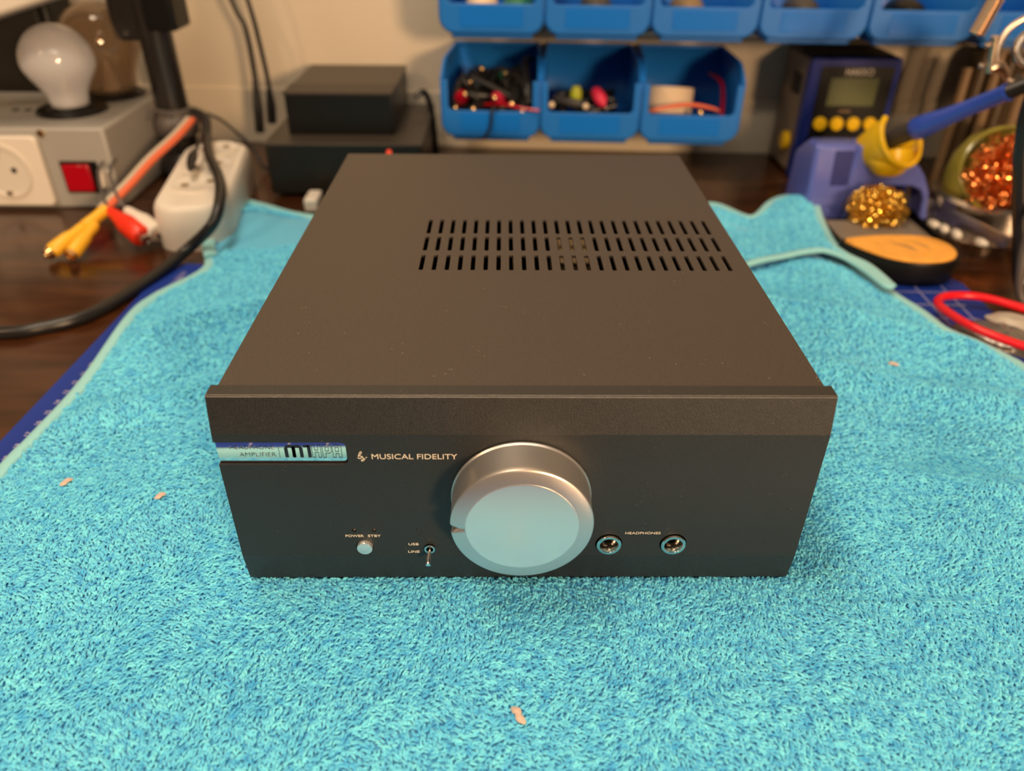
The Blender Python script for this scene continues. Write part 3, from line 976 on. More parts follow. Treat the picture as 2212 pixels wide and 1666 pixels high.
RWp = [(-.3010, .5300, .0460), (-.3040, .4950, .0400), (-.3120, .4500, .0320), (-.3180, .4100, .0230), (-.3270, .3780, .0140)]
mb = MB(); mb.tube(RWp, .0028, n=10, sub=8); obj('salmon_core', mb, MT['salmon'], t)
mb = MB(); mb.tube([(p[0] - .0048, p[1] + .001, p[2] + .0006) for p in RWp], .0024, n=10, sub=8); obj('pale_core', mb, MT['clear_sheath'], t)
mb = MB(); mb.tube([(-.3265, .3790, .0140), (-.3310, .3700, .0110), (-.3370, .3600, .0070)], [.0050, .0046, .0052], n=12); obj('cable_boot', mb, MT['yellow_plug'], t)
plug(t, (-.3360, .3620, .0080), (-.3570, .3280, -.0050), MT['yellow_plug'], .0058, 'gold')
plug(t, (-.3300, .3640, .0080), (-.3380, .3250, -.0050), MT['yellow_plug'], .0055, 'gold')

# stacked black equipment
t = thing('power_supply', 'large black equipment case with a small red light under the ribbed box', 'electronic device', (-.150, .552, DZ))
obj('case', MB().box(-.0705, .0700, -.0780, .0700, .004, .0490), MT['black_satin'], t, bevel=.0015)
obj('top_cover', MB().box(-.0712, .0707, -.0785, .0705, .0475, .0500), MT['box_top'], t, bevel=.0006)
obj('indicator_light', MB().cyl((.0405, -.0792, .0430), (.0405, -.0775, .0430), .0022, n=16), MT['led_red'], t)
for x in (-.055, .055):
    for y in (-.065, .055): obj('foot', MB().cyl((x, y, 0), (x, y, .0045), .006), MT['rubber'], t)
t = thing('amplifier_module', 'small black ribbed box stacked on the larger black case', 'electronic device', (-.1565, .566, .0400))
obj('body', MB().box(-.0480, .0485, -.0625, .0640, 0, .0360), MT['black_plastic'], t, bevel=.0008)
mb = MB(); mb.box(-.0490, .0495, -.0630, .0640, .0355, .0365)
for k in range(8): mb.box(-.0490, .0495, -.0628 + k * .0048, -.0628 + k * .0048 + .0034, .0360, .0376)
obj('ribbed_cover', mb, MT['box_top'], t)
mb = MB(); mb.tube([(-.0950, .5800, .0560), (-.0860, .5850, .0600), (-.0800, .5900, .0400), (-.0775, .5950, -.0060)], .0030, n=10, sub=8)
tag(obj('signal_cable', mb, MT['rubber'], smooth=60), 'black cable dropping to the right of the stacked black boxes', 'cable')

# cables hanging down the wall
for pts, lab in (([(-.292, .600, .24), (-.2671, .600, .1400), (-.2583, .600, .1155), (-.2569, .600, .0773), (-.2590, .600, .0400), (-.2612, .600, .0158)], 'left one of the two black cables hanging down the wall'),
                 ([(-.272, .605, .24), (-.2516, .600, .1401), (-.2470, .600, .1032), (-.2444, .600, .0642), (-.2455, .600, .0420), (-.2471, .600, .0253)], 'right one of the two black cables hanging down the wall')):
    mb = MB(); mb.tube(pts, .0024, n=10, sub=8)
    o = obj('hanging_cable', mb, MT['rubber'], smooth=60); tag(o, lab, 'cable', 'cables hanging on the wall')
    a, b, c = [Vector(p) for p in pts[-3:]]
    obj('connector', MB().tube([a + (b - a) * .3, b, c], [.0028, .0050, .0048], n=10), MT['rubber'], o)

t = thing('small_plug', 'small pinkish white plug poking out behind the amplifier corner', 'plug', (-.176, .447, -.0085))
obj('body', MB().box(-.006, .006, -.014, .012, 0, .012), MT['white_shade'], t, bevel=.002)
obj('pin', MB().cyl((0, .012, .006), (0, .022, .006), .002), MT['steel'], t)

# ------------------------------------------------------------------ blue bins on the wall
WA = -math.atan(.06)
def wp(x, off, z):            # point at distance off in front of the wall
    return (x - off * math.sin(-WA) * 1.0, wall_y(x) - off * math.cos(WA), z)
def bin_part_meshes(wd):
    D = .108; h = wd / 2
    # side and bottom shell as a U section swept front to back
    tops = [(0, .0560), (.006, .0600), (.016, .0660), (.026, .0695), (.050, .0700), (D, .0700)]
    r = .012; z0 = .0060
    vs, fs = [], []
    sec = 7
    for (y, zt) in tops:
        tp_ = .93 + .07 * (1 - y / D)      # narrows a little to the back
        hh = h * tp_
        ring = [(-hh, zt)] + [(-hh + r - r * math.cos(PI / 2 * k / sec), z0 + r - r * math.sin(PI / 2 * k / sec)) for k in range(sec + 1)]
        ring += [(-p[0], p[1]) for p in ring[::-1]]
        vs += [(p[0], y, p[1]) for p in ring]
    n = len(ring)
    for i in range(len(tops) - 1):
        for k in range(n - 1): fs.append((i * n + k, i * n + k + 1, (i + 1) * n + k + 1, (i + 1) * n + k))
    fs.append(tuple((len(tops) - 1) * n + k for k in range(n)))
    shell = MB().add(vs, fs)
    # front lip: U-shaped flange
    o = rrect(-h, h, z0, .0560, r, 7, corners=(1, 1, 0, 0))
    L = [p for p in o]
    inner = [(h - .0055, .0560), (h - .0055, .0320), (h - .0085, .0290), (-h + .0085, .0290), (-h + .0055, .0320), (-h + .0055, .0560)]
    lip = MB().prism([p for p in L[:-2]] + [(h, .0560)] + inner + [(-h, .0560)], -.0030, .0, 'y')
    foot = MB().box(-h + .009, h - .009, .004, .1000, 0, .0062)
    rim = MB()
    for sgn in (-1, 1):
        rim.tube([(sgn * h * (.93 + .07 * (1 - y / D)) * 1.0, y, z) for y, z in tops], .0017, n=8, sub=2)
    rim.tube([(-h * .93, D, .07), (0, D, .07), (h * .93, D, .07)], .0017, n=8, sub=1)
    label = MB().prism(rrect(-h * .62, h * .62, .0105, .0265, .001, 2), -.0036, -.0028, 'y')
    return shell, lip, foot, rim, label
BW = .0905
pro = None
def make_bin(label):
    t = thing('storage_bin', label, 'storage bin', group='blue storage bins on the wall')
    sh, lip, foot, rim, lab = bin_part_meshes(BW)
    o = obj('tub', sh, MT['bin'], t, smooth=50)
    s = o.modifiers.new('wall', 'SOLIDIFY'); s.thickness = .0016; s.offset = 1
    obj('front_lip', lip, MT['bin'], t, bevel=.0006)
    obj('foot', foot, MT['bin'], t, bevel=.001)
    obj('rim', rim, MT['bin'], t, smooth=60)
    obj('label_panel', lab, MT['bin_label'], t, label='brighter blue label area')
    return t
low_lab = ['lower-row blue bin full of black test clips', 'lower-row blue bin with a yellow and a pink item, between its two neighbours', 'lower-row blue bin holding a cream tape roll, rightmost of three']
up_lab = ['leftmost blue bin of the upper row', 'second blue bin from the left in the upper row', 'third blue bin from the left in the upper row, above the tape roll bin',
          'upper-row blue bin just left of above the soldering station', 'upper-row blue bin above the right side of the soldering station', 'rightmost upper-row blue bin behind the spring arm']
bins = []
for row, (labs, z, xst) in enumerate(((low_lab, .0275, -.0190), (up_lab, .1185, -.0175))):
    for i, lb in enumerate(labs):
        xc = xst + i * .0932
        if pro is None:
            pro = make_bin(lb); t = pro
        else:
            t = copy_tree(pro)
        t['label'] = lb
        t.location = (xc, wall_y(xc) - .1130, z)
        t.rotation_euler = (0, 0, WA)
        bins.append(t)
# wall rails that carry the bins
for z, x1, lb in ((.0265, .245, 'thin metal wall rail below the lower row of blue bins'), (.1120, .52, 'thin metal wall rail between the two rows of blue bins')):
    xa, xb = -.062, x1
    mb = MB(); g0, g1 = .0, .0
    mb.add([(xa, wall_y(xa) - .010, z - .004), (xb, wall_y(xb) - .010, z - .004), (xb, wall_y(xb) - .001, z - .004), (xa, wall_y(xa) - .001, z - .004),
            (xa, wall_y(xa) - .010, z - .001), (xb, wall_y(xb) - .010, z - .001), (xb, wall_y(xb) - .001, z - .001), (xa, wall_y(xa) - .001, z - .001)],
           [(0, 3, 2, 1), (4, 5, 6, 7), (0, 1, 5, 4), (1, 2, 6, 5), (2, 3, 7, 6), (3, 0, 4, 7)])
    tag(obj('wall_rail', mb, MT['rail'], bevel=.0006), lb, 'rail')

def inbin(i, dx, dy, dz):      # a point inside bin i
    b = bins[i]; c, s_ = math.cos(WA), math.sin(WA)
    return Vector((b.location.x + dx * c - dy * s_, b.location.y + dx * s_ + dy * c, b.location.z + dz))
def clip(i, a, b, m, lab, pin='gold'):
    """an insulated crocodile clip lying in a bin"""
    t = thing('test_clip', lab, 'test clip', group='test clips in the lower left bin')
    A = inbin(i, *a); B = inbin(i, *b); d = B - A; L = d.length
    mb = MB(); mb.lathe([(.0020, 0), (.0040, L * .08), (.0065, L * .35), (.0075, L * .62), (.0045, L * .9), (.0025, L)], A, d, 14)
    obj('sleeve', mb, m, t)
    mb = MB(); mb.ellipsoid(B, (.0026, .0026, .0026), 10, 8); obj('tip', mb, MT[pin], t)
    return t
K = MT['rubber']; Rr_ = MT['pink']
for a, b, m, lab in (((-.030, .050, .020), (-.020, .012, .052), K, 'black test clip standing tallest in the lower left bin'),
                     ((-.020, .070, .040), (-.010, .030, .060), K, 'black test clip at the back of the lower left bin'),
                     ((-.038, .030, .030), (-.024, .004, .042), MT['red_switch'], 'dark red test clip at the left of the lower left bin'),
                     ((.010, .050, .030), (.004, .002, .040), Rr_, 'bright red test clip in the middle of the lower left bin'),
                     ((.025, .060, .050), (.020, .006, .034), K, 'black test clip at the right of the lower left bin'),
                     ((-.010, .050, .025), (-.016, .000, .030), K, 'black test clip lying low at the front of the lower left bin'),
                     ((.036, .050, .040), (.030, .004, .028), K, 'black test clip against the right wall of the lower left bin'),
                     ((.000, .080, .030), (.012, .040, .054), MT['green'], 'dark green test clip at the back of the lower left bin'),
                     ((-.034, .060, .020), (-.034, .010, .028), K, 'black test clip against the left wall of the lower left bin')):
    clip(0, a, b, m, lab)
for pts, m, lab in (([(-.030, .03, .018), (.0, .06, .050), (.026, .03, .052), (.036, .012, .036), (.040, .05, .02)], K, 'black looped lead arching over the clips in the lower left bin'),
                    ([(.010, .03, .026), (.006, -.001, .0320), (.002, -.006, .0300), (.000, -.007, .015), (-.006, -.007, .0040)], K, 'thin dark lead dangling over the front lip of the lower left bin'),
                    ([(-.02, .03, .026), (.010, .004, .0340), (.030, -.002, .0320), (.046, -.005, .0310)], MT['red_switch'], 'thin red lead lying across the lip of the lower left bin'),
                    ([(.034, .08, .060), (.030, .05, .062), (.034, .02, .05), (.036, .010, .034)], K, 'thick black lead curled at the right of the lower left bin')):
    mb = MB(); mb.tube([inbin(0, *p) for p in pts], .0042 if 'thick' in lab or 'arching' in lab else .0014, n=8, sub=6)
    tag(obj('test_lead', mb, m, smooth=60), lab, 'cable')
# black clutter floor of the first bin, countless tangled leads
mb = MB(); random.seed(3)
for k in range(26):
    p = [inbin(0, random.uniform(-.034, .034), random.uniform(.01, .09), random.uniform(.014, .056)) for _ in range(4)]
    mb.tube(p, .0036, n=7, sub=6)
o = tag(obj('lead_tangle', mb, K, smooth=60), 'tangle of black leads filling the lower left blue bin', 'cables'); o['kind'] = 'stuff'
# second bin
t = thing('screwdriver', 'grey handled tool lying across the middle lower bin', 'tool')
A = inbin(1, -.034, .03, .034); B = inbin(1, .004, .006, .0320)
mb = MB(); mb.lathe([(.003, 0), (.0045, .004), (.0042, .030), (.002, .034)], A, B - A, 14); obj('handle', mb, MT['dark_grey'], t)
obj('shaft', MB().cyl(A + (B - A).normalized() * .033, B, .0014), MT['steel'], t)
for c, r, m, lab in (((-.013, .03, .040), (.0055, .005, .006), MT['lime'], 'small lime yellow cap in the middle lower bin'), ):
    mb = MB(); mb.lathe([(r[0], -.006), (r[0] * 1.1, 0), (r[0] * .7, .006), (0, .0065)], inbin(1, *c), n=16); tag(obj('cap', mb, m), lab, 'cap')
t = thing('test_clip', 'pink-red clip leaning in the middle lower bin', 'test clip')
A = inbin(1, .004, .03, .044); B = inbin(1, .016, .010, .030)
mb = MB(); mb.lathe([(.002, 0), (.0055, .004), (.0065, .014), (.005, .020), (.002, .023)], A, B - A, 14); obj('sleeve', mb, MT['pink'], t)
obj('tip', MB().ellipsoid(B, (.002, .002, .002), 8, 6), MT['steel'], t)
mb = MB(); random.seed(5)
for k in range(9):
    p = [inbin(1, random.uniform(-.033, .028), random.uniform(.01, .08), random.uniform(.013, .036)) for _ in range(4)]
    mb.tube(p, .0030, n=7, sub=6)
o = tag(obj('lead_tangle', mb, K, smooth=60), 'tangle of black leads in the bottom of the middle lower bin', 'cables'); o['kind'] = 'stuff'
for c, lab in (((-.036, .001, .0350), 'small cream bead on the left lip of the middle lower bin'), ((-.004, .004, .0335), 'small cream bead on the front lip of the middle lower bin')):
    mb = MB().ellipsoid(inbin(1, *c), (.0030, .0030, .0030), 12, 8); tag(obj('bead', mb, MT['cardboard'], smooth=60), lab, 'bead')
# third bin
t = thing('tape_roll', 'cream tape roll standing in the rightmost lower bin', 'tape')
c = inbin(2, -.016, .045, .0310)
mb = MB(); mb.lathe([(.012, -.012), (.0235, -.012), (.0240, -.011), (.0240, .011), (.0235, .012), (.012, .012), (.012, -.012)], c, (0.05, .25, 1), 40, caps=False); obj('roll', mb, MT['cardboard'], t)
mb = MB(); mb.tube([inbin(2, *p) for p in ((-.036, .008, .030), (-.020, .006, .034), (.0, .008, .036), (.020, .010, .033), (.028, .012, .030))], [.0025, .0035, .003, .002], n=8, sub=6, flat=.6)
t = tag(obj('hook_probe', mb, MT['salmon'], smooth=60), 'flat orange red probe in front of the cream tape roll', 'probe')
obj('tip', MB().ellipsoid(inbin(2, .010, .003, .0300), (.003, .003, .003), 10, 8), MT['gold'], t)
mb = MB(); mb.tube([inbin(2, *p) for p in ((.034, .02, .018), (.036, .05, .045), (.028, .08, .050))], .0022, n=8, sub=6)
tag(obj('test_lead', mb, MT['red_switch'], smooth=60), 'dark red lead standing at the right wall of the tape roll bin', 'cable')
# small items that just show above the upper row of lips
for i, dx, m, lab in ((3, -.012, 'cardboard', 'small cream pouch in the upper left bin'), (3, .022, 'green', 'green spool in the upper left bin'), (4, .0, 'dark_grey', 'dark component bag in the second upper bin'),
                      (5, -.01, 'heatsink', 'brown component bag in the third upper bin'), (6, .0, 'dark_grey', 'dark component bag in the upper bin left above the soldering station'), (7, .0, 'black_plastic', 'black component bag in the upper bin right above the soldering station')):
    mb = MB(); c = inbin(i, dx, .045, .022); mb.ellipsoid(c, (.015, .030, .012), 16, 10)
    tag(obj('component_pouch', mb, MT[m], smooth=60), lab, 'pouch', 'pouches in the upper bins')

# ------------------------------------------------------------------ soldering station
t = thing('soldering_station', 'navy and black soldering station with four yellow buttons and a display', 'soldering station', (.279, .5365, DZ))
W_, H_ = .0845, .1130
obj('body', MB().box(0.0015, W_ - .0015, .010, .0760, .003, H_ - .002), MT['beige_side'], t, bevel=.002)
mb = MB(); mb.prism(rrect(0, W_, 0.0, H_, .003), 0, .012, 'y')
bz = obj('bezel', mb, MT['navy'], t, bevel=.0012)
obj('top_cover', MB().box(.0, W_, .004, .0770, H_ - .003, H_), MT['black_satin'], t, bevel=.001)
fpn = obj('control_panel', MB().prism(rrect(.010, W_ - .006, .020, H_ - .007, .002), -.0010, .001, 'y'), MT['black_plastic'], t)
obj('display', MB().prism(rrect(.0205, .0655, .0710, .0960, .001), -.0016, -.0008, 'y'), MT['lcd'], fpn)
me = text_mesh('HAKKO', .0085, MT['ink_light'], depth=.0001, width=.026); o = obj('logo_lettering', me, MT['ink_light'], fpn, loc=(.0330, -.0011, .0985))
obj('marking', MB().box(.0345, .0455, -.0013, -.0009, .0650, .0668), MT['rod_tan'], fpn)
for k in range(4):
    mb = MB(); mb.lathe([(.0062, 0), (.0062, .0030), (.0055, .0040), (.0, .0042)], (.0185 + k * .0160, -.0008, .0545), (0, -1, 0), 28)
    obj('button', mb, MT['yellow'], t)
mb = MB(); mb.lathe([(.0090, 0), (.0090, .004), (.0075, .0055), (.0, .0058)], (.0005, .026, .0310), (-1, 0, 0), 28)
obj('side_plug', mb, MT['yellow'], t, label='round yellow connector on the side')
obj('side_vent', MB().box(-.0006, .002, .022, .042, .076, .094), MT['inside'], t)

# ------------------------------------------------------------------ iron stand, iron, brass wool
t = thing('iron_stand', 'blue soldering iron stand with yellow saddle holder', 'stand', (.300, .435, DZ))
def P2(l): return [(p[0] - .300, p[1] - DZ) for p in l]
outer = [(.2885, -.0100), (.2885, .0100), (.2860, .0200), (.2880, .0560), (.2950, .0570), (.3000, .046), (.3330, .0450), (.3430, .0400), (.3500, .0320), (.3580, .0180), (.3640, -.0100), (.3560, -.0100), (.3540, .0120), (.3500, .0190), (.3420, .0225), (.3070, .0235), (.2985, .0190), (.2940, .0100), (.2925, -.0100)]
obj('front_arch', MB().prism(P2(outer), -.0170, .0080, 'y'), MT['stand_blue'], t, bevel=.0028, segs=3)
sb = [(-.0160, 0), (-.0180, .030), (-.0140, .0670), (.0060, .0670), (.0320, .0500), (.0360, 0)]
obj('side_block', MB().prism(sb, -.0470, -.0100, 'x'), MT['stand_blue'], t, bevel=.0040, segs=3)
mb = MB(); mb.add([(-.0300, -.0178, .0330), (-.0140, -.0178, .0330), (-.0140, -.0150, .0620), (-.0300, -.0150, .0620), (-.0300, -.0150, .0330), (-.0140, -.0150, .0330), (-.0140, -.0120, .0620), (-.0300, -.0120, .0620)],
       [(0, 1, 2, 3), (5, 4, 7, 6), (4, 0, 3, 7), (1, 5, 6, 2), (3, 2, 6, 7), (0, 4, 5, 1)])
obj('inset_panel', mb, MT['navy'], t, bevel=.0006)
obj('back_plate', MB().box(-.012, .058, .020, .026, .002, .042), MT['navy'], t, bevel=.002)
obj('base_plate', MB().box(-.044, .064, -.060, .030, 0, .004), MT['black_plastic'], t, bevel=.0015)
ax = Vector((.40, -.70, .55)).normalized()
hc = Vector((.0170, -.0230, .0745))       # mouth centre of the holder
mb = MB(); d_, u_, v_ = mb.frame(ax)
up = Vector((.15, .3, 1)); a_up = math.atan2(up.dot(v_), up.dot(u_))
mb.lathe([(.0125, -.034), (.0155, -.026), (.0200, -.010), (.0215, 0), (.0235, .001), (.0238, -.001), (.0222, -.012), (.0175, -.028), (.0145, -.036), (.0125, -.034)], hc, ax, 40, a_up + .95, a_up + 2 * PI - .95)
hold = obj('iron_holder', mb, MT['yellow'], t, smooth=60)
mb = MB(); mb.torus(hc, ax, .0225, .0024, 40, 10, a_up + .85, a_up + 2 * PI - .85)
obj('holder_rim', mb, MT['yellow'], hold, smooth=60)
obj('holder_neck', MB().tube([hc + Vector((-.004, .006, -.010)), hc + Vector((-.003, .004, -.018)), Vector((.0150, -.018, .0470))], [.0185, .0185, .0125], n=20), MT['yellow'], hold)
iron = thing('soldering_iron', 'blue handled soldering iron resting in the yellow holder', 'soldering iron', (.300, .435, DZ))
i1 = Vector((.3225, .405, .0737)) - Vector((.300, .435, DZ)); i2 = Vector((.3500, .345, .1165)) - Vector((.300, .435, DZ))
dd = (i2 - i1).normalized()
s0 = i1 - dd * .036
mb = MB(); mb.lathe([(.0055, -.006), (.0065, .0), (.0072, .004), (.0076, .038)], s0, dd, 28); obj('grip', mb, MT['dark_grey'], iron)
Lh = (i2 - i1).length
mb = MB(); mb.lathe([(.0070, -.001), (.0088, .001), (.0092, .004), (.0086, .014), (.0068, .030), (.0060, Lh * .6), (.0059, Lh - .004), (.0064, Lh - .002), (.0064, Lh)], i1, dd, 32)
obj('handle', mb, MT['iron_blue'], iron)
pr_ = []
for k in range(26): pr_.append((.0050 - .00004 * k + (.0008 if k % 2 else 0), Lh + k * .0013))
mb = MB(); mb.lathe(pr_, i1, dd, 24); obj('strain_relief', mb, MT['rubber'], iron)
e0 = i1 + dd * (Lh + .030)
mb = MB(); mb.tube([e0, e0 + dd * .03, e0 + dd * .06 + Vector((.01, 0, .0)), e0 + dd * .07 + Vector((.04, .02, -.03)), Vector((.15, .00, .02)), Vector((.17, .04, .004))], .0032, n=10, sub=8)
obj('cord', mb, MT['rubber'], iron, smooth=60)
obj('tip', MB().cyl(s0 - dd * .006, s0 - dd * .036, .0030, .0010), MT['steel'], iron)

def wool(name, c, r, n, m, wire, seed, lab):
    random.seed(seed); mb = MB()
    for k in range(n):
        d = Vector((random.gauss(0, 1), random.gauss(0, 1), random.gauss(0, 1))).normalized() * random.uniform(.35, .95)
        p = Vector((c[0] + d.x * r[0], c[1] + d.y * r[1], c[2] + d.z * r[2]))
        _, u, v = mb.frame(Vector((random.gauss(0, 1), random.gauss(0, 1), random.gauss(0, 1))))
        q = u.cross(v); R = random.uniform(.0018, .0045); ph = random.uniform(0, 6)
        pts = [p + u * R * math.cos(ph + a) + v * R * math.sin(ph + a) + q * a * .0006 for a in [i * .7 for i in range(11)]]
        mb.tube(pts, wire, n=4, sub=1)
    o = obj(name, mb, m, smooth=60, fix=False); tag(o, lab, 'metal wool'); o['kind'] = 'stuff'
    return o
wool('brass_wool', (.3060, .398, .0110), (.0250, .019, .0180), 900, MT['brass'], .00042, 11, 'curly brass cleaning wool under the arch of the blue stand')
t = thing('wool_tray', 'grey metal tray under the brass wool in front of the blue stand', 'tray', (.300, .378, -.0020))
mb = MB(); mb.box(-.034, .036, -.028, .022, 0, .0015).box(-.034, .036, -.0295, -.028, 0, .0030).box(-.0355, -.034, -.0295, .022, 0, .0030).box(.036, .0375, -.0295, .022, 0, .0030)
obj('dish', mb, MT['tray_metal'], t, bevel=.0005)
# sponge dish
SP = [(.2520, .3290), (.2600, .3330), (.2780, .3370), (.2990, .3380), (.3180, .3350), (.3290, .3240), (.3300, .3080), (.3230, .2960), (.3080, .2890), (.2890, .2890), (.2740, .2960), (.2620, .3100)]
def smooth_poly(P, n=5): 
    Q = spline([(*p, 0) for p in [P[-1]] + P + [P[0], P[1]]], n)
    return [(q.x, q.y) for q in Q[n:-n - 1]]
ctr = (.2950, .3140)
def scale(P, k): return [((p[0] - ctr[0]) * k, (p[1] - ctr[1]) * k) for p in P]
sd = thing('sponge_dish', 'black oval dish of the soldering stand holding the orange sponge', 'dish', (ctr[0], ctr[1], DZ))
S1 = smooth_poly(SP)
mb = MB(); n = len(S1); rows = [(.90, 0), (1.0, .003), (1.06, .0190), (1.04, .0205), (.98, .0205), (.96, .0150)]
vs = [(*p, z) for k, z in rows for p in scale(S1, k)]
fs = [(i * n + k, i * n + (k + 1) % n, (i + 1) * n + (k + 1) % n, (i + 1) * n + k) for i in range(len(rows) - 1) for k in range(n)]
fs += [tuple(range(n))[::-1], tuple((len(rows) - 1) * n + k for k in range(n))]
mb.add(vs, fs); obj('bowl', mb, MT['black_plastic'], sd, smooth=50)
sp = thing('sponge', 'orange cleaning sponge with dark grooves in the black oval dish', 'sponge', (ctr[0], ctr[1], DZ))
mb = MB(); rows = [(.95, .0150), (.955, .0215), (.93, .0225)]
vs = [(*p, z) for k, z in rows for p in scale(S1, k)]
fs = [(i * n + k, i * n + (k + 1) % n, (i + 1) * n + (k + 1) % n, (i + 1) * n + k) for i in range(len(rows) - 1) for k in range(n)]
fs += [tuple(range(n))[::-1], tuple((len(rows) - 1) * n + k for k in range(n))]
mb.add(vs, fs); so = obj('pad', mb, MT['sponge'], sp, smooth=50)
mb = MB(); mb.tube([(-.010, .010, .0224), (.000, -.001, .0224), (.004, -.008, .0224)], [.0003, .0016, .0004], n=8, flat=.3); mb.tube([(.006, .008, .0224), (.012, .002, .0224), (.016, -.004, .0224)], [.0003, .0014, .0004], n=8, flat=.3)
obj('groove', mb, MT['heatsink'], sp, label='brown worn grooves')

# tip tray with pale tips
t = thing('parts_tray', 'long narrow grey metal tray behind the sponge dish', 'tray', (.366, .385, DZ))
TPo = [(-.014, .062), (.006, .068), (.018, .030), (.034, -.036), (.008, -.048), (-.020, -.028), (-.020, .010)]
TPs = []
Q = spline([(*p, 0) for p in [TPo[-1]] + TPo + [TPo[0], TPo[1]]], 5); TPs = [(q.x, q.y) for q in Q[5:-6]]
mb = MB(); n = len(TPs); rows = [(.86, 0), (1.0, .012), (1.02, .0125), (.97, .0115), (.84, .0015)]
vs = [(p[0] * k, p[1] * k, z) for k, z in rows for p in TPs]
fs = [(i * n + k, i * n + (k + 1) % n, (i + 1) * n + (k + 1) % n, (i + 1) * n + k) for i in range(len(rows) - 1) for k in range(n)]
fs += [tuple(range(n))[::-1], tuple((len(rows) - 1) * n + k for k in range(n))]
obj('dish', mb.add(vs, fs), MT['steel'], t, smooth=50)
for (x, y, a, lab) in ((.3600, .400, .5, 'pale bead farthest back in the narrow grey tray'), (.3640, .390, -.6, 'second pale bead in the narrow grey tray'), (.3690, .379, -.5, 'third pale bead, the longest in the narrow grey tray'), (.3800, .360, .3, 'pale bead at the near end of the narrow grey tray')):
    d = Vector((math.sin(a) * .4, -1, 0)).normalized()
    mb = MB(); mb.lathe([(.0, -.0065), (.0030, -.005), (.0036, 0), (.0030, .005), (.0, .0065)], (x, y, -.0040), d, 16)
    tag(obj('white_bead', mb, MT['white_plastic'], smooth=60), lab, 'bead', 'pale beads in the tray')

# steel pot with copper wool
t = thing('cleaner_pot', 'round steel based tip cleaner with olive yellow funnel at the right edge', 'tip cleaner', (.430, .440, DZ))
mb = MB(); mb.lathe([(.0500, 0), (.0520, .002), (.0520, .018), (.0490, .021), (.0440, .0215)], n=56); obj('base', mb, MT['steel'], t)
fa = Vector((-.22, -.70, .45)).normalized(); fc = Vector((-.012, -.022, .046))
mb = MB(); mb.lathe([(.0450, .020), (.0470, .028), (.0440, .046), (.0350, .062), (.018, .072), (0, .074)], (.006, .008, 0), n=48); 
cup = obj('dome', mb, MT['cup'], t, smooth=60)
mb = MB(); mb.lathe([(.0300, -.012), (.0365, .000), (.0375, .004), (.0355, .005), (.0340, .001), (.0270, -.012)], fc, fa, 56, caps=False); obj('funnel', mb, MT['cup'], t, smooth=60)
wool('copper_wool', (.4120, .4060, .0395), (.036, .017, .034), 1300, MT['copper'], .00050, 17, 'curly copper cleaning wool bulging from the olive yellow funnel')

# rods standing behind
rd = [(.4260, .512, .0052, 'rod'), (.4390, .510, .0045, 'rod_tan'), (.4510, .512, .0060, 'rod'), (.4660, .507, .0050, 'rod_tan'), (.4820, .504, .0065, 'rod_tan'), (.4150, .514, .0045, 'rod_tan')]
for i, (x, y, r, m) in enumerate(rd):
    lab = ['narrow brown tube', 'slim tan tube', 'thicker brown tube', 'tan tube', 'thick tan tube', 'pale tan tube'][i] + [' in the cluster behind the tip cleaner, second from left', ' between the two brown tubes behind the tip cleaner', ' in the middle of the cluster behind the tip cleaner', ' right of the middle in the cluster behind the tip cleaner', ' rightmost in the cluster behind the tip cleaner', ' leftmost in the cluster behind the tip cleaner'][i]
    mb = MB(); mb.cyl((x, y, DZ), (x + .003, y + .01, .118 - .004 * i), r, r, 16)
    tag(obj('storage_tube', mb, MT[m]), lab, 'tube', 'tubes behind the tip cleaner')
tag(obj('storage_box', MB().box(.458, .55, .555, .598, DZ, .105), MT['rod'], bevel=.003), 'dark brown box behind the tubes at the right edge', 'box')

# helping hand with spring arm and magnifier ring
t = thing('helping_hand', 'silver spring arm and ring clamp of a helping hand at the upper right', 'holder', (.4300, .380, DZ))
l = Vector((.4300, .380, DZ))
def q_(x, y, z): return Vector((x, y, z)) - l
obj('base', MB().cyl((0, 0, 0), (0, 0, .008), .028, n=32), MT['pole'], t)
obj('post', MB().cyl((0, 0, .006), (0, 0, .215), .006), MT['pole'], t)
pa, pb = q_(.3235, .362, .1505), q_(.3400, .362, .2150)
mb = MB(); L = (pb - pa).length; nR = 60
mb.lathe([(.0046 + (.0009 if k % 2 else 0), L * k / nR) for k in range(nR + 1)], pa, pb - pa, 18); obj('spring_arm', mb, MT['tan_metal'], t)
obj('spring_arm', MB().tube([pb, pb + Vector((.02, .004, .03)), Vector((-.03, 0, .235)), Vector((0, 0, .212))], .0048, n=14), MT['tan_metal'], t)
mb = MB(); mb.torus(q_(.3750, .372, .1385), (-.25, -.9, .35), .0240, .0022, 48, 10); obj('clamp_ring', mb, MT['tan_metal'], t, smooth=60)
mb = MB(); mb.torus(q_(.3800, .380, .1385), (-.25, -.9, .35), .0120, .0035, 32, 10); obj('inner_ring', mb, MT['steel'], t, smooth=60)
mb = MB(); mb.tube([q_(.3395, .366, .1490), q_(.3415, .366, .1370), q_(.3435, .366, .1250)], .0028, n=10); mb.tube([q_(.3435, .366, .1270), q_(.3500, .367, .1290), q_(.3600, .370, .1210)], [.0035, .0042, .0030], n=10)
obj('clip_bracket', mb, MT['tan_metal'], t, smooth=60)
obj('ring_arm', MB().tube([q_(.3700, .374, .1200), q_(.395, .378, .105), q_(.4300, .380, .100)], .0034, n=10), MT['pole'], t)
for p in (q_(.3360, .366, .1430), q_(.3370, .367, .1290)):
    obj('thumb_screw', MB().ellipsoid(p, (.0022, .0022, .0022), 10, 8), MT['steel'], t)

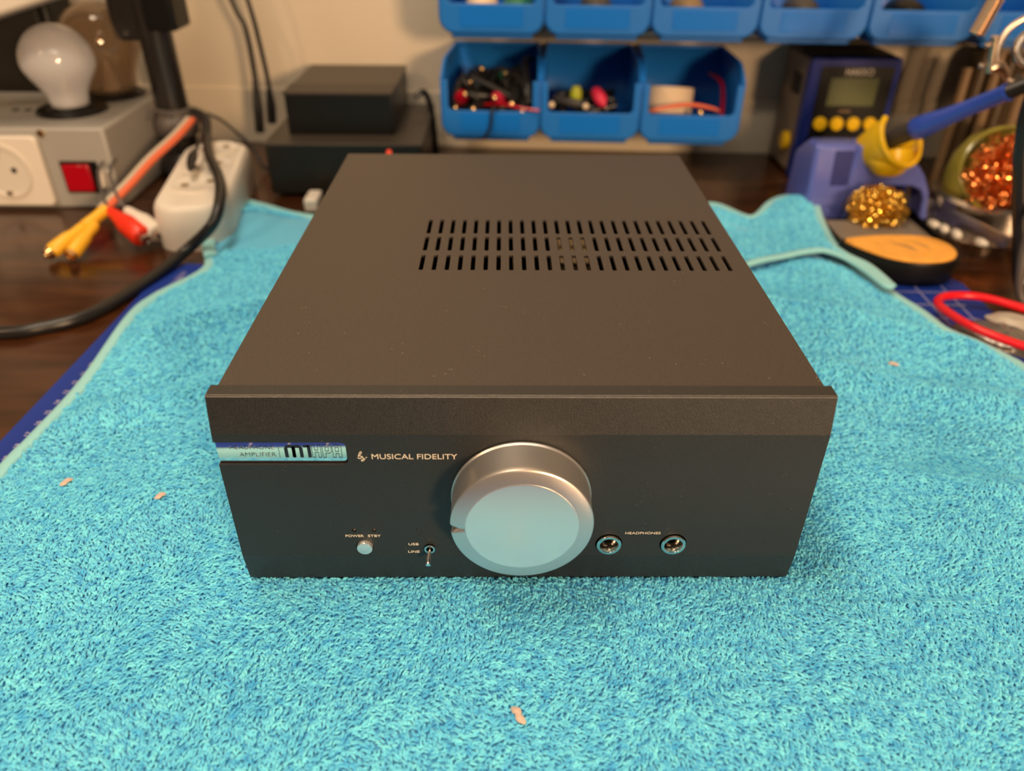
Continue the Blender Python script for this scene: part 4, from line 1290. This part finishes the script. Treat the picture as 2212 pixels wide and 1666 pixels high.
# cables at the right edge
mb = MB(); mb.tube([(.3350, .290, .18), (.3290, .286, .1234), (.3345, .285, .0912), (.3420, .285, .0694), (.3530, .283, .0365), (.3620, .274, .0011), (.368, .262, -.0045), (.40, .25, -.0045)], .0052, n=12, sub=8)
tag(obj('hanging_cable', mb, MT['rubber'], smooth=60), 'thick black cable falling down the right edge', 'cable')
mb = MB(); mb.tube([(.366, .277, .10), (.3540, .272, .0650), (.3480, .268, .0450), (.3475, .262, .0200), (.3540, .256, -.0030), (.370, .240, -.0065)], .0028, n=12, sub=8)
tag(obj('grey_cable', mb, MT['rubber_grey'], smooth=60), 'thin grey cable in front of the thick black one at the right edge', 'cable')
mb = MB()
mb.tube([(.430, .150, -.0040), (.3650, .1700, -.0015), (.3240, .1830, .0), (.2970, .2060, .0015), (.2880, .2300, .0015), (.2890, .2470, .0010), (.3010, .2560, .0010), (.3230, .2540, .0010), (.3450, .2370, .0005), (.38, .215, -.003), (.44, .19, -.004)], .0028, n=12, sub=10)
tag(obj('red_cable', mb, MT['red_cable'], smooth=60), 'bright red cable looping over the mat at the right edge', 'cable')
# crumpled bags under the red loop
def bag(name, poly, z, m, lab, cat, seed):
    random.seed(seed); P = spline([(*p, 0) for p in [poly[-1]] + poly + [poly[0], poly[1]]], 4); P = [(q.x, q.y) for q in P[4:-5]]
    cx_ = sum(p[0] for p in P) / len(P); cy_ = sum(p[1] for p in P) / len(P)
    vs = [(cx_, cy_, z + .0065)]; fs = []; n = len(P); rings = [(.35, .0062), (.7, .0050), (.93, .0022), (1.0, .0)]
    for k, h in rings:
        for p in P: vs.append((cx_ + (p[0] - cx_) * k, cy_ + (p[1] - cy_) * k, z + h + (random.uniform(-.0010, .0010) if k < .95 else 0)))
    for k in range(n): fs.append((0, 1 + k, 1 + (k + 1) % n))
    for i in range(3):
        for k in range(n): fs.append((1 + i * n + k, 1 + (i + 1) * n + k, 1 + (i + 1) * n + (k + 1) % n, 1 + i * n + (k + 1) % n))
    fs.append(tuple(1 + 3 * n + k for k in range(n))[::-1])
    return tag(obj(name, MB().add(vs, fs), m, smooth=30), lab, cat)
bag('component_bag', [(.2920, .2270), (.3060, .2350), (.3250, .2300), (.3380, .2120), (.345, .19), (.3250, .1850), (.3080, .2000)], -.0085, MT['bag'], 'crumpled grey antistatic bag inside the red cable loop', 'bag', 4)
bag('paper_packet', [(.3190, .2390), (.3400, .2400), (.375, .22), (.37, .195), (.3430, .1930), (.3300, .2150)], -.0060, MT['bag_light'], 'cream packet half on the grey bag at the right edge', 'packet', 6)

# lint on the towel
for (x, y, L, a, lab) in ((-.2118, .0599, .006, .9, 'larger pinkish lint tuft on the towel at far left'), (-.1630, .0480, .005, .7, 'slim pinkish lint tuft on the towel left of the amplifier'), (-.0014, -.0605, .0075, -.9, 'pinkish lint tuft on the towel in front of the amplifier'),
                          (.2250, .1673, .006, -.3, 'pale lint tuft on the towel right of the amplifier')):
    z = float(towel_h(np.array([x]), np.array([y]))[0]) + .0021
    c, s_ = math.cos(a), math.sin(a); rnd = random.Random(int(abs(x) * 1e4))
    mb = MB(); mb.tube([(x - c * L * .5, y - s_ * L * .5, z), (x - c * L * .2 + .0006, y - s_ * L * .2, z + .0006), (x + c * L * .15 - .0005, y + s_ * L * .15, z + .0005), (x + c * L * .5, y + s_ * L * .5, z)], [.0006, .0016, .0011, .0015, .0005], n=8, sub=5, flat=.6)
    tag(obj('lint_tuft', mb, MT['lint'], smooth=60), lab, 'lint', 'lint tufts on the towel')
